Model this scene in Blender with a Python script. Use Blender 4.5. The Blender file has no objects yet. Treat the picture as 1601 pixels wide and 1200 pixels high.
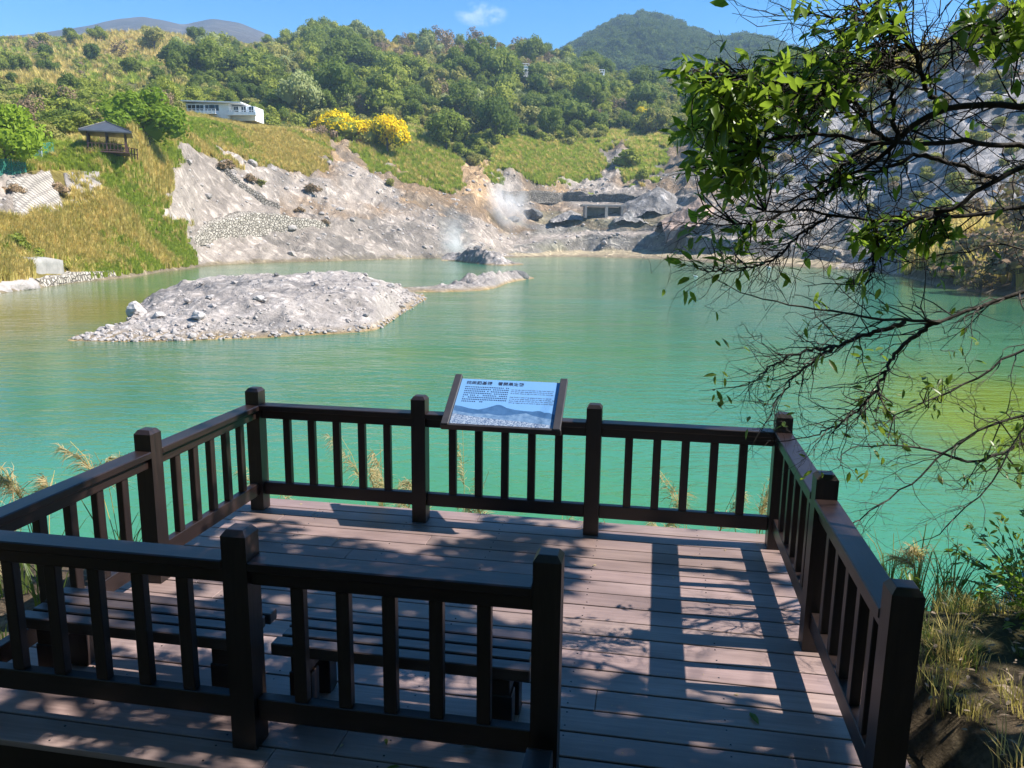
import bpy, bmesh, math, random
import numpy as np
from math import radians, sin, cos, pi
from mathutils import Vector, Matrix

random.seed(7)
rng = np.random.default_rng(7)
scn = bpy.context.scene
COL = scn.collection

# ------------------------------------------------------------------ camera
CH = 2.54                      # camera height over the deck (deck top z = 0, water z = WZ)
WZ = -2.0
FPX, PITCH, ROLL = 1220.27, radians(10.8116), radians(0.7158)
cp, sp, cr, sr = cos(PITCH), sin(PITCH), cos(ROLL), sin(ROLL)
FW = np.array([0, cp, -sp]); _rt = np.array([1., 0, 0]); _up = np.array([0, sp, cp])
RT = cr * _rt + sr * _up; UP = -sr * _rt + cr * _up
CAM = np.array([0, 0, CH])
cd = bpy.data.cameras.new("camera"); cam = bpy.data.objects.new("camera", cd); COL.objects.link(cam)
cd.sensor_fit = 'HORIZONTAL'; cd.sensor_width = 36.0; cd.lens = 36.0 * FPX / 1601.0
cd.clip_start = 0.05; cd.clip_end = 60000
cam.matrix_world = Matrix(((RT[0], UP[0], -FW[0], 0), (RT[1], UP[1], -FW[1], 0), (RT[2], UP[2], -FW[2], CH), (0, 0, 0, 1)))
scn.camera = cam

# ------------------------------------------------------------------ light
SUN = Vector((0.936, -0.10, 1.0)).normalized()      # towards the sun
sun_el = math.asin(SUN.z); sun_az = math.atan2(SUN.x, SUN.y)
w = bpy.data.worlds.new("World"); scn.world = w; w.use_nodes = True
nt = w.node_tree; nt.nodes.clear()
sky = nt.nodes.new('ShaderNodeTexSky'); sky.sky_type = 'NISHITA'; sky.sun_disc = False
sky.sun_elevation = sun_el; sky.sun_rotation = sun_az
sky.air_density = 1.0; sky.dust_density = 0.0; sky.ozone_density = 3.0; sky.altitude = 400
hs = nt.nodes.new('ShaderNodeHueSaturation'); hs.inputs['Saturation'].default_value = 1.45
hs.inputs['Value'].default_value = 1.0
bg = nt.nodes.new('ShaderNodeBackground'); bg.inputs['Strength'].default_value = 0.085
out = nt.nodes.new('ShaderNodeOutputWorld')
nt.links.new(sky.outputs[0], hs.inputs['Color']); nt.links.new(hs.outputs[0], bg.inputs[0]); nt.links.new(bg.outputs[0], out.inputs[0])
sl = bpy.data.lights.new("sun", 'SUN'); sl.energy = 5.0; sl.angle = radians(0.5); sl.color = (1.0, 0.955, 0.88)
so = bpy.data.objects.new("sun", sl); COL.objects.link(so); so.location = (60, -5, 70)
so.rotation_euler = SUN.to_track_quat('Z', 'Y').to_euler()
scn.view_settings.view_transform = 'Standard'; scn.view_settings.look = 'None'
scn.view_settings.exposure = 1.2; scn.view_settings.gamma = 1.0
scn.view_settings.use_curve_mapping = False
scn.cycles.max_bounces = 6; scn.cycles.diffuse_bounces = 3; scn.cycles.glossy_bounces = 3
scn.cycles.transmission_bounces = 3; scn.cycles.transparent_max_bounces = 6; scn.cycles.volume_bounces = 3
scn.cycles.caustics_reflective = False; scn.cycles.caustics_refractive = False

# ------------------------------------------------------------------ pixel <-> place helpers
def ray(px, py): return FW + RT * (px - 800.5) / FPX - UP * (py - 600) / FPX
def onz(px, py, z):
    d = ray(px, py); return CAM + d * ((z - CH) / d[2])
def at(px, py, d):
    r = ray(px, py); return CAM + r * (d / math.hypot(r[0], r[1]))
def proj(P):
    d = np.asarray(P, float) - CAM; k = d @ FW
    return 800.5 + FPX * (d @ RT) / k, 600 - FPX * (d @ UP) / k
def az_of(px):
    r = FW + RT * ((np.asarray(px, float) - 800.5) / FPX)[..., None] + UP * (230 / FPX); return np.arctan2(r[..., 0], r[..., 1])
def slope_at(az, py):                    # rise per metre of the sight line in direction az at row py
    hx, hy = np.sin(az), np.cos(az); k = (600 - py) / FPX
    a = hx * UP[0] + hy * UP[1] - k * (hx * FW[0] + hy * FW[1]); b = k * FW[2] - UP[2]
    return a / b
DO = np.array([-2.339, 6.959]); DA = radians(-9.785)
EX = np.array([cos(DA), sin(DA)]); EY = np.array([sin(DA), -cos(DA)])     # deck axes: X along far rail, Y towards camera
def dk(X, Y, z=0.0):
    q = DO + EX * X + EY * Y; return (q[0], q[1], z)
DECK_ROT = DA

# ------------------------------------------------------------------ noise
def _hash(ix, iy, seed):
    n = (ix.astype(np.int64) * 374761393 + iy.astype(np.int64) * 668265263 + seed * 974711) & 0x7fffffff
    n = ((n ^ (n >> 13)) * 1274126177) & 0x7fffffff
    return ((n ^ (n >> 16)) & 0xffff) / 65535.0
def vnoise(x, y, seed=0):
    x = np.asarray(x, float); y = np.asarray(y, float)
    ix = np.floor(x); iy = np.floor(y); fx = x - ix; fy = y - iy
    fx = fx * fx * (3 - 2 * fx); fy = fy * fy * (3 - 2 * fy)
    a = _hash(ix, iy, seed); b = _hash(ix + 1, iy, seed); c = _hash(ix, iy + 1, seed); d = _hash(ix + 1, iy + 1, seed)
    return (a * (1 - fx) + b * fx) * (1 - fy) + (c * (1 - fx) + d * fx) * fy - 0.5
def fbm(x, y, oct=4, seed=0, gain=0.5):
    s = 0; a = 1.0
    for i in range(oct):
        s = s + a * vnoise(x * 2 ** i + 17.3 * i, y * 2 ** i - 9.1 * i, seed + i); a *= gain
    return s
def ridged(x, y, oct=3, seed=0):
    s = 0; a = 1.0
    for i in range(oct):
        s = s + a * (0.25 - np.abs(vnoise(x * 2 ** i, y * 2 ** i, seed + i))); a *= 0.5
    return s

# ------------------------------------------------------------------ object helpers
def link(o, parent=None):
    COL.objects.link(o)
    if parent is not None: o.parent = parent
    return o
def tag(o, label=None, cat=None, group=None, kind=None):
    if label: o['label'] = label
    if cat: o['category'] = cat
    if group: o['group'] = group
    if kind: o['kind'] = kind
    return o
def empty(name, loc=(0, 0, 0), rotz=0.0, label=None, cat=None, group=None, scale=None):
    o = bpy.data.objects.new(name, None); COL.objects.link(o)
    o.location = loc; o.rotation_euler = (0, 0, rotz); o.empty_display_size = 0.2
    if scale: o.scale = scale
    return tag(o, label, cat, group)
def copy_tree(o, parent=None):
    c = o.copy(); COL.objects.link(c); c.parent = parent
    for ch in list(o.children): copy_tree(ch, c)
    return c

class MB:
    """collects vertices and faces of one part"""
    def __init__(s): s.v = []; s.f = []; s.m = []; s.col = []
    def add(s, vs, fs, mi=0, col=None):
        b = len(s.v); s.v.extend([tuple(p) for p in vs]); s.f.extend([tuple(i + b for i in f) for f in fs]); s.m.extend([mi] * len(fs))
        s.col.extend([col or (1, 1, 1)] * len(vs)); return s
    def box(s, c, size, rotz=0.0, bev=0.0, mi=0, col=None, M=None):
        x, y, z = [q / 2 for q in size]; b = min(bev, x * .45, y * .45, z * .45)
        if b <= 0:
            vs = [(i * x, j * y, k * z) for k in (-1, 1) for j in (-1, 1) for i in (-1, 1)]
            fs = [(0, 2, 3, 1), (4, 5, 7, 6), (0, 1, 5, 4), (2, 6, 7, 3), (0, 4, 6, 2), (1, 3, 7, 5)]
        else:                                      # chamfer on all edges
            bm = bmesh.new(); bmesh.ops.create_cube(bm, size=1.0)
            for v in bm.verts: v.co = Vector((v.co.x * 2 * x, v.co.y * 2 * y, v.co.z * 2 * z))
            bmesh.ops.bevel(bm, geom=list(bm.edges), offset=b, segments=1, affect='EDGES', profile=0.5)
            vs = [tuple(v.co) for v in bm.verts]; fs = [tuple(v.index for v in f.verts) for f in bm.faces]; bm.free()
        ca, sa = cos(rotz), sin(rotz); o = []
        for (px, py, pz) in vs:
            if M is not None:
                q = M @ Vector((px, py, pz)); o.append((q.x + c[0], q.y + c[1], q.z + c[2]))
            else: o.append((c[0] + px * ca - py * sa, c[1] + px * sa + py * ca, c[2] + pz))
        return s.add(o, fs, mi, col)
    def tube(s, pts, rads, n=6, cap=True, mi=0, col=None):
        pts = [np.asarray(p, float) for p in pts]; vs = []; fs = []
        for i, p in enumerate(pts):
            t = pts[min(i + 1, len(pts) - 1)] - pts[max(i - 1, 0)]; t = t / (np.linalg.norm(t) + 1e-9)
            a = np.cross(t, (0, 0, 1.0)); 
            if np.linalg.norm(a) < 1e-3: a = np.cross(t, (1.0, 0, 0))
            a /= np.linalg.norm(a); b = np.cross(t, a); r = rads[i] if hasattr(rads, '__len__') else rads
            for k in range(n):
                q = 2 * pi * k / n; vs.append(p + r * (cos(q) * a + sin(q) * b))
        for i in range(len(pts) - 1):
            for k in range(n):
                k2 = (k + 1) % n; fs.append((i * n + k, i * n + k2, (i + 1) * n + k2, (i + 1) * n + k))
        if cap: fs.append(tuple(range(n))[::-1]); fs.append(tuple((len(pts) - 1) * n + k for k in range(n)))
        return s.add(vs, fs, mi, col)
    def build(s, name, mats, parent=None, smooth=False, colattr=False):
        me = bpy.data.meshes.new(name); me.from_pydata(s.v, [], s.f)
        if not isinstance(mats, (list, tuple)): mats = [mats]
        for m in mats: me.materials.append(m)
        if len(mats) > 1: me.polygons.foreach_set('material_index', s.m)
        if smooth: me.polygons.foreach_set('use_smooth', [True] * len(me.polygons))
        if colattr:
            a = me.color_attributes.new('col', 'FLOAT_COLOR', 'POINT')
            a.data.foreach_set('color', np.c_[np.array(s.col), np.ones(len(s.col))].ravel())
        me.update(); o = bpy.data.objects.new(name, me); return link(o, parent)

def grid_mesh(name, P, mat, col=None, smooth=True, parent=None, flip=False):
    """P: (nu, nv, 3) array -> one sheet"""
    nu, nv = P.shape[:2]; me = bpy.data.meshes.new(name)
    idx = np.arange(nu * nv).reshape(nu, nv)
    q = np.stack([idx[:-1, :-1], idx[1:, :-1], idx[1:, 1:], idx[:-1, 1:]], -1).reshape(-1, 4)
    if flip: q = q[:, ::-1]
    me.vertices.add(nu * nv); me.vertices.foreach_set('co', P.reshape(-1).astype(np.float32))
    me.loops.add(q.size); me.loops.foreach_set('vertex_index', q.reshape(-1).astype(np.int32))
    me.polygons.add(len(q)); me.polygons.foreach_set('loop_start', np.arange(0, q.size, 4, dtype=np.int32))
    me.polygons.foreach_set('loop_total', np.full(len(q), 4, np.int32))
    me.update(calc_edges=True); me.validate()
    if smooth: me.polygons.foreach_set('use_smooth', np.ones(len(q), bool))
    if col is not None:
        a = me.color_attributes.new('col', 'FLOAT_COLOR', 'POINT')
        a.data.foreach_set('color', np.concatenate([col.reshape(-1, 3), np.ones((nu * nv, 1))], 1).astype(np.float32).ravel())
    me.materials.append(mat); o = bpy.data.objects.new(name, me); return link(o, parent)

def poly_mesh(name, V, F, mat, parent=None, smooth=False, col=None):
    """fast: V (n,3), F (m,k) arrays"""
    me = bpy.data.meshes.new(name); k = F.shape[1]
    me.vertices.add(len(V)); me.vertices.foreach_set('co', V.reshape(-1).astype(np.float32))
    me.loops.add(F.size); me.loops.foreach_set('vertex_index', F.reshape(-1).astype(np.int32))
    me.polygons.add(len(F)); me.polygons.foreach_set('loop_start', np.arange(0, F.size, k, dtype=np.int32))
    me.polygons.foreach_set('loop_total', np.full(len(F), k, np.int32))
    me.update(calc_edges=True)
    if smooth: me.polygons.foreach_set('use_smooth', np.ones(len(F), bool))
    if col is not None:
        a = me.color_attributes.new('col', 'FLOAT_COLOR', 'POINT')
        a.data.foreach_set('color', np.concatenate([col, np.ones((len(V), 1))], 1).astype(np.float32).ravel())
    me.materials.append(mat); o = bpy.data.objects.new(name, me); return link(o, parent)

# ------------------------------------------------------------------ materials
class NT:
    def __init__(s, name):
        s.m = bpy.data.materials.new(name); s.m.use_nodes = True; s.t = s.m.node_tree; s.t.nodes.clear()
        s.out = s.n('ShaderNodeOutputMaterial')
    def n(s, typ, **kw):
        x = s.t.nodes.new(typ)
        for k, v in kw.items():
            if k.startswith('_'): setattr(x, k[1:], v)
            else: s.set(x.inputs[k.replace('__', ' ')], v)
        return x
    def set(s, sock, v):
        if isinstance(v, bpy.types.NodeSocket): s.t.links.new(v, sock)
        elif isinstance(v, (tuple, list)) and len(v) == 3 and sock.type == 'RGBA': sock.default_value = (*v, 1)
        else: sock.default_value = v
    def coord(s, scale=(1, 1, 1), kind='Object', rot=(0, 0, 0)):
        c = s.n('ShaderNodeTexCoord'); m = s.n('ShaderNodeMapping'); s.t.links.new(c.outputs[kind], m.inputs['Vector'])
        m.inputs['Scale'].default_value = scale; m.inputs['Rotation'].default_value = rot; return m.outputs[0]
    def noise(s, vec, scale, detail=4, rough=0.55):
        return s.n('ShaderNodeTexNoise', Vector=vec, Scale=scale, Detail=detail, Roughness=rough).outputs['Fac']
    def ramp(s, fac, stops):
        r = s.n('ShaderNodeValToRGB', Fac=fac); e = r.color_ramp.elements
        while len(e) < len(stops): e.new(0.5)
        for i, (p, c) in enumerate(stops):
            e[i].position = p; e[i].color = (*c, 1) if isinstance(c, (tuple, list)) else (c, c, c, 1)
        return r.outputs['Color']
    def mix(s, a, b, fac=0.5, mode='MIX'):
        x = s.n('ShaderNodeMix', _data_type='RGBA', _blend_type=mode)
        s.set(x.inputs['Factor'], fac); s.set(x.inputs[6], a); s.set(x.inputs[7], b); return x.outputs[2]
    def math(s, op, a, b=0.0):
        x = s.n('ShaderNodeMath', _operation=op); s.set(x.inputs[0], a); s.set(x.inputs[1], b); return x.outputs[0]
    def bump(s, h, strength=0.5, dist=0.05, normal=None):
        b = s.n('ShaderNodeBump', Height=h, Strength=strength, Distance=dist)
        if normal is not None: s.set(b.inputs['Normal'], normal)
        return b.outputs[0]
    def bsdf(s, color, rough=0.6, normal=None, spec=0.5, **kw):
        b = s.n('ShaderNodeBsdfPrincipled'); s.set(b.inputs['Base Color'], color); s.set(b.inputs['Roughness'], rough)
        b.inputs['Specular IOR Level'].default_value = spec
        if normal is not None: s.set(b.inputs['Normal'], normal)
        for k, v in kw.items(): s.set(b.inputs[k.replace('__', ' ')], v)
        return b.outputs[0]
    def done(s, shader): s.t.links.new(shader, s.out.inputs['Surface']); return s.m

def simple(name, c1, c2=None, scale=4.0, rough=0.6, bump=0.0, bscale=20.0, spec=0.5, stretch=(1, 1, 1), metallic=0.0, dist=0.02):
    t = NT(name); v = t.coord(stretch); c2 = c2 or tuple(q * 0.7 for q in c1)
    col = t.ramp(t.noise(v, scale, 5, 0.6), [(0.3, c2), (0.7, c1)])
    nrm = t.bump(t.noise(v, bscale, 4), bump, dist) if bump else None
    return t.done(t.bsdf(col, rough, nrm, spec, Metallic=metallic))

def leafmat(name, c1, c2, trans=0.35, rough=0.45, rand=0.5, spec=0.4, tint=(0.55, 0.75, 0.08)):
    """leaf: diffuse + gloss with light coming through; hue varies between objects"""
    t = NT(name); oi = t.n('ShaderNodeObjectInfo'); v = t.coord((1, 1, 1))
    f = t.math('ADD', t.math('MULTIPLY', oi.outputs['Random'], rand), t.math('MULTIPLY', t.noise(v, 0.9, 3), 1 - rand))
    col = t.ramp(f, [(0.15, c2), (0.85, c1)])
    b = t.bsdf(col, rough, None, spec); tr = t.n('ShaderNodeBsdfTranslucent', Color=t.mix(col, tint, 0.25)).outputs[0]
    ms = t.n('ShaderNodeMixShader', Fac=trans); t.t.links.new(b, ms.inputs[1]); t.t.links.new(tr, ms.inputs[2])
    return t.done(ms.outputs[0])

def make_terrain_mat(name, bscale=0.6, bdist=0.35, bstr=0.7, vary=0.5, stretch=0.4, crack=0.45):
    t = NT(name); a = t.n('ShaderNodeAttribute', _attribute_name='col').outputs['Color']; v = t.coord(); vs_ = t.coord((1, 1, stretch))
    n1 = t.noise(vs_, bscale, 9, 0.68); n2 = t.noise(v, bscale * 7, 6, 0.65)
    rn = t.n('ShaderNodeTexNoise', Vector=vs_, Scale=bscale * 0.9, Detail=8, Roughness=0.6, Distortion=0.8, _noise_type='RIDGED_MULTIFRACTAL', _normalize=True).outputs[0]
    k = t.ramp(t.math('ADD', t.math('MULTIPLY', n1, 0.55), t.math('MULTIPLY', n2, 0.45)), [(0.34, 1 - vary), (0.64, 1 + vary * 0.35)])
    cr_ = t.ramp(rn, [(0.06, 1 - crack), (0.34, 1.0), (0.85, 1.10)])
    col = t.mix(t.mix(a, k, 1.0, 'MULTIPLY'), cr_, 1.0, 'MULTIPLY')
    h = t.math('ADD', t.math('ADD', n1, t.math('MULTIPLY', n2, 0.35)), t.math('MULTIPLY', rn, 0.8))
    return t.done(t.bsdf(col, 0.95, t.bump(h, bstr, bdist), 0.15))

MAT = {}
MAT['terrain'] = make_terrain_mat('terrain_soil_and_rock', 0.65, 0.7, 1.0, 0.5, 0.75, 0.42)
MAT['island'] = make_terrain_mat('island_gravel', 1.8, 0.18, 1.0, 0.5, 0.9, 0.38)
MAT['soil'] = make_terrain_mat('bank_soil', 6.0, 0.05, 0.8, 0.6, 1.0)
MAT['farhill'] = make_terrain_mat('far_hill', 0.02, 6.0, 0.8, 0.4)
MAT['rock'] = simple('grey_rock', (0.44, 0.395, 0.375), (0.25, 0.23, 0.215), 1.5, 0.95, 0.8, 7.0, 0.2, dist=0.08)
MAT['dark_rock'] = simple('dark_wet_rock', (0.20, 0.19, 0.18), (0.07, 0.07, 0.07), 1.2, 0.85, 0.9, 4.0, 0.3, dist=0.15)
MAT['white_wall'] = simple('white_painted_render', (0.80, 0.82, 0.84), (0.68, 0.70, 0.72), 1.5, 0.7, 0.1, 12.0)
MAT['dark_glass'] = simple('dark_window_glass', (0.03, 0.035, 0.04), (0.015, 0.02, 0.025), 1.0, 0.08)
MAT['roof_slate'] = simple('dark_pavilion_roof', (0.075, 0.08, 0.09), (0.05, 0.053, 0.06), 2.0, 0.35, 0.1, 8.0)
MAT['red_wood'] = simple('reddish_wood', (0.10, 0.045, 0.035), (0.06, 0.028, 0.022), 3.0, 0.6)
MAT['green_net'] = simple('green_fence_paint', (0.03, 0.22, 0.15), (0.02, 0.14, 0.10), 3.0, 0.6)
MAT['bark'] = simple('dark_bark', (0.045, 0.036, 0.030), (0.018, 0.015, 0.013), 14.0, 0.85, 0.7, 45.0, 0.25, dist=0.01)
MAT['pale_bark'] = simple('grey_bark', (0.085, 0.070, 0.055), (0.030, 0.025, 0.022), 16.0, 0.85, 0.7, 45.0, 0.25, dist=0.01)
MAT['trunk'] = simple('forest_trunk', (0.16, 0.13, 0.10), (0.08, 0.06, 0.05), 1.0, 0.9)
MAT['concrete'] = simple('pale_concrete', (0.36, 0.34, 0.31), (0.24, 0.23, 0.21), 1.2, 0.9, 0.5, 6.0, 0.2, dist=0.05)
MAT['board_frame'] = simple('charcoal_brown_board_frame', (0.045, 0.040, 0.042), (0.03, 0.026, 0.028), 12.0, 0.4)

def wood(name, c1, c2, rough, rmin, axis_scale=(1.2, 26, 26)):
    t = NT(name); a = t.n('ShaderNodeAttribute', _attribute_name='col').outputs['Color']; v = t.coord(axis_scale)
    g = t.noise(v, 1.6, 6, 0.65); big = t.noise(t.coord((0.8, 2.2, 1)), 1.3, 4)
    c = t.ramp(g, [(0.3, c2), (0.72, c1)]); c = t.mix(c, a, 1.0, 'MULTIPLY')
    c = t.mix(c, tuple(q * 0.72 for q in c2), t.ramp(big, [(0.42, 0.0), (0.68, 0.8)]))
    r = t.n('ShaderNodeMapRange', Value=big, To__Min=rmin, To__Max=rough).outputs[0]
    return t.done(t.bsdf(c, r, t.bump(g, 0.25, 0.004), 0.5))
MAT['plank'] = wood('weathered_red_brown_plank', (0.335, 0.240, 0.212), (0.205, 0.142, 0.128), 0.58, 0.34)
MAT['rail'] = wood('dark_brown_stained_timber', (0.028, 0.016, 0.0135), (0.012, 0.007, 0.0065), 0.48, 0.30, (2.0, 20, 20))
MAT['rail_y'] = wood('dark_brown_stained_timber_b', (0.028, 0.016, 0.0135), (0.012, 0.007, 0.0065), 0.48, 0.30, (20, 2.0, 20))
MAT['rail_z'] = wood('dark_brown_stained_timber_c', (0.032, 0.019, 0.016), (0.009, 0.0055, 0.005), 0.50, 0.32, (20, 20, 2.0))

# leaf materials
MAT['leaf_dark'] = leafmat('leaves_dark_green', (0.185, 0.220, 0.036), (0.080, 0.120, 0.023), 0.34, 0.7, 0.6, 0.12)
MAT['leaf_mid'] = leafmat('leaves_mid_green', (0.320, 0.330, 0.048), (0.165, 0.200, 0.031), 0.30, 0.7, 0.6, 0.12)
MAT['leaf_olive'] = leafmat('leaves_olive', (0.360, 0.325, 0.092), (0.215, 0.205, 0.060), 0.30, 0.7, 0.6, 0.12)
MAT['leaf_bright'] = leafmat('leaves_bright_green', (0.240, 0.330, 0.025), (0.130, 0.205, 0.016), 0.35, 0.6, 0.5, 0.15)
MAT['leaf_brown'] = leafmat('twigs_brown', (0.330, 0.225, 0.135), (0.190, 0.130, 0.085), 0.15, 0.8, 0.6, 0.1)
MAT['leaf_yellow'] = leafmat('yellow_blossom', (0.94, 0.73, 0.014), (0.80, 0.58, 0.01), 0.35, 0.7, 0.3, 0.1, (.95, .8, .02))
MAT['leaf_fore'] = leafmat('glossy_foreground_leaves', (0.185, 0.285, 0.022), (0.060, 0.115, 0.012), 0.52, 0.38, 0.0)
MAT['leaf_fore_b'] = leafmat('young_foreground_leaves', (0.160, 0.230, 0.022), (0.060, 0.105, 0.015), 0.42, 0.4, 0.0)
MAT['grass_dry'] = leafmat('dry_tall_grass', (0.70, 0.55, 0.205), (0.42, 0.375, 0.098), 0.40, 0.7, 0.75, 0.1, (.75, .55, .15))
MAT['grass_green'] = leafmat('green_grass', (0.40, 0.44, 0.065), (0.22, 0.28, 0.042), 0.40, 0.7, 0.7, 0.1)
MAT['reed'] = leafmat('reed_blades', (0.120, 0.150, 0.040), (0.050, 0.085, 0.020), 0.35, 0.5, 0.4, 0.3)
MAT['plume'] = leafmat('pale_plume', (0.62, 0.50, 0.30), (0.42, 0.32, 0.17), 0.45, 0.8, 0.2, 0.1)
MAT['dead_leaf'] = simple('dead_leaf', (0.30, 0.22, 0.14), (0.12, 0.08, 0.05), 9.0, 0.7)

MAT['leaf_pale'] = leafmat('leaves_pale_green', (0.34, 0.36, 0.15), (0.22, 0.25, 0.10), 0.3, 0.7, 0.6, 0.1)
MAT['leaf_deep'] = leafmat('leaves_deep_green', (0.085, 0.120, 0.030), (0.035, 0.060, 0.020), 0.2, 0.8, 0.6, 0.05)

# ------------------------------------------------------------------ hillside terrain (one lofted sheet round the lake)
# each column: photo column -> list of (row, range in metres) from the shore (1) to the ridge (9), and surface of each band
Z = dict(DG=(0.34, 0.27, 0.075), GG=(0.20, 0.24, 0.040), RK=(0.60, 0.51, 0.435), RD=(0.37, 0.335, 0.29), TN=(0.62, 0.42, 0.245),
         FO=(0.075, 0.095, 0.028), SC=(0.24, 0.225, 0.075), BR=(0.30, 0.215, 0.125), SA=(0.42, 0.31, 0.14), BL=(0.54, 0.51, 0.50), SD=(0.68, 0.55, 0.36))
ZK = list(Z)
COLS = [
 (-420, [(520, 0), (430, 46), (350, 52), (300, 58), (250, 70), (235, 100), (170, 190), (110, 300), (66, 420)], 'DG DG DG DG DG FO SC SC SC'),
 (-150, [(480, 0), (418, 55), (345, 62), (282, 68), (248, 80), (235, 108), (165, 195), (105, 310), (64, 420)], 'DG DG RK DG DG FO SC SC SC'),
 (0,    [(457, 0), (402, 62), (335, 70), (276, 75.5), (244, 84), (232, 110), (160, 200), (100, 320), (62, 425)], 'DG DG RK DG FO FO SC SC SC'),
 (60,   [(449, 0), (398, 66), (334, 73), (270, 78.5), (243, 85), (228, 112), (158, 200), (96, 325), (58, 428)], 'DG DG RK DG DG FO SA SC SC'),
 (115,  [(441, 0), (392, 71), (332, 77), (270, 82), (238, 86.5), (222, 115), (158, 200), (92, 328), (54, 430)], 'DG DG DG DG DG FO SA SC SC'),
 (170,  [(436, 0), (386, 79), (330, 83), (275, 87), (236, 89), (215, 122), (160, 200), (90, 330), (49, 432)], 'DG DG DG DG DG FO SC SA SC'),
 (215,  [(431, 0), (383, 86), (330, 90), (272, 94), (222, 99), (205, 128), (158, 205), (90, 330), (46, 434)], 'DG DG DG DG DG FO SC SA SC'),
 (252,  [(424, 0), (382, 93), (335, 97), (252, 106), (202, 113), (198, 136), (156, 208), (90, 332), (46, 436)], 'DG DG DG DG DG FO SC SA SC'),
 (285,  [(421, 0), (384, 100), (340, 104), (250, 115), (196, 124), (195, 146), (152, 212), (92, 334), (48, 438)], 'DG DG RK DG DG FO SC SA SC'),
 (320,  [(415, 0), (380, 106), (345, 109), (248, 121), (200, 131), (197, 152), (152, 218), (94, 336), (52, 440)], 'RK RK RK DG DG FO FO SA SC'),
 (400,  [(411, 0), (374, 115), (340, 119), (258, 133), (212, 148), (200, 178), (150, 240), (96, 340), (66, 436)], 'RK RK RK DG DG FO FO SC SC'),
 (460,  [(409, 0), (370, 120), (336, 125), (272, 141), (212, 160), (205, 190), (150, 255), (94, 345), (56, 436)], 'RK RK RK DG DG FO FO SC FO'),
 (505,  [(408, 0), (366, 125), (332, 131), (268, 149), (214, 170), (208, 200), (150, 268), (94, 350), (46, 438)], 'RK RK RK DG TN FO FO FO FO'),
 (540,  [(407, 0), (365, 128), (330, 136), (268, 154), (222, 176), (208, 206), (148, 272), (98, 354), (42, 440)], 'RK RK RK TN GG FO FO FO FO'),
 (600,  [(405, 0), (364, 134), (325, 145), (282, 160), (214, 188), (206, 216), (140, 282), (104, 358), (54, 440)], 'RK RK RK GG GG FO FO BR FO'),
 (650,  [(404, 0), (366, 138), (332, 150), (284, 167), (210, 194), (204, 222), (136, 288), (100, 364), (56, 440)], 'RK RK TN GG GG FO FO BR FO'),
 (705,  [(403, 0), (369, 143), (340, 156), (286, 173), (238, 194), (222, 230), (132, 292), (96, 368), (60, 440)], 'RK RD TN GG FO FO FO BR FO'),
 (745,  [(403, 0), (371, 147), (342, 162), (280, 181), (262, 196), (220, 238), (134, 296), (98, 370), (62, 440)], 'RK RK TN TN FO FO FO BR FO'),
 (800,  [(402, 0), (374, 152), (346, 168), (272, 190), (212, 222), (204, 250), (142, 304), (106, 370), (68, 438)], 'RK RK RK GG FO FO FO BR FO'),
 (860,  [(401, 0), (377, 156), (338, 174), (280, 197), (214, 232), (206, 260), (148, 310), (114, 370), (74, 430)], 'RD RK TN GG FO FO FO BR FO'),
 (915,  [(401, 0), (378, 158), (330, 176), (286, 199), (216, 238), (206, 264), (152, 312), (120, 366), (92, 420)], 'RD RD RK GG FO FO FO FO FO'),
 (955,  [(402, 0), (379, 157), (332, 175), (286, 199), (218, 238), (208, 264), (158, 312), (132, 360), (116, 405)], 'RK RD RK RK GG FO FO FO FO'),
 (1000, [(403, 0), (380, 154), (338, 172), (284, 197), (222, 236), (210, 262), (168, 310), (144, 350), (132, 392)], 'SD RD RK GG GG FO FO FO FO'),
 (1050, [(405, 0), (384, 149), (342, 168), (294, 191), (228, 232), (208, 256), (174, 300), (152, 340), (140, 378)], 'SD RD RK RD GG FO FO FO FO'),
 (1110, [(410, 0), (388, 140), (348, 160), (304, 180), (240, 216), (214, 240), (180, 276), (164, 306), (150, 340)], 'SD RD RK RK FO FO FO FO FO'),
 (1180, [(414, 0), (392, 146), (352, 166), (302, 184), (240, 208), (208, 226), (176, 246), (156, 264), (140, 284)], 'SD RD RK BL BL BR FO FO FO'),
 (1260, [(417, 0), (396, 142), (352, 160), (292, 178), (232, 195), (190, 210), (158, 224), (134, 236), (114, 248)], 'SD RD BL BL BL BL BR BR FO'),
 (1370, [(424, 0), (402, 125), (342, 148), (282, 166), (222, 183), (172, 198), (132, 212), (106, 222), (86, 232)], 'RK RD BL BL BL BL BR BR BR'),
 (1484, [(450, 0), (414, 92), (352, 122), (282, 146), (212, 168), (152, 188), (106, 203), (76, 214), (49, 226)], 'BR BR BL BL BL BL BL BR BR'),
 (1600, [(464, 0), (426, 75), (352, 110), (272, 135), (192, 160), (112, 182), (55, 200), (10, 215), (-26, 228)], 'BR BR BL BL BL BL BL BR BR'),
 (1800, [(500, 0), (442, 62), (360, 95), (270, 122), (180, 148), (90, 172), (20, 192), (-30, 206), (-75, 220)], 'BR BR BL BL BL BL BL BR BR'),
 (2300, [(560, 0), (470, 55), (370, 85), (270, 112), (180, 138), (90, 162), (10, 182), (-40, 196), (-95, 210)], 'BR BR FO FO FO FO FO FO FO'),
]
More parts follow.
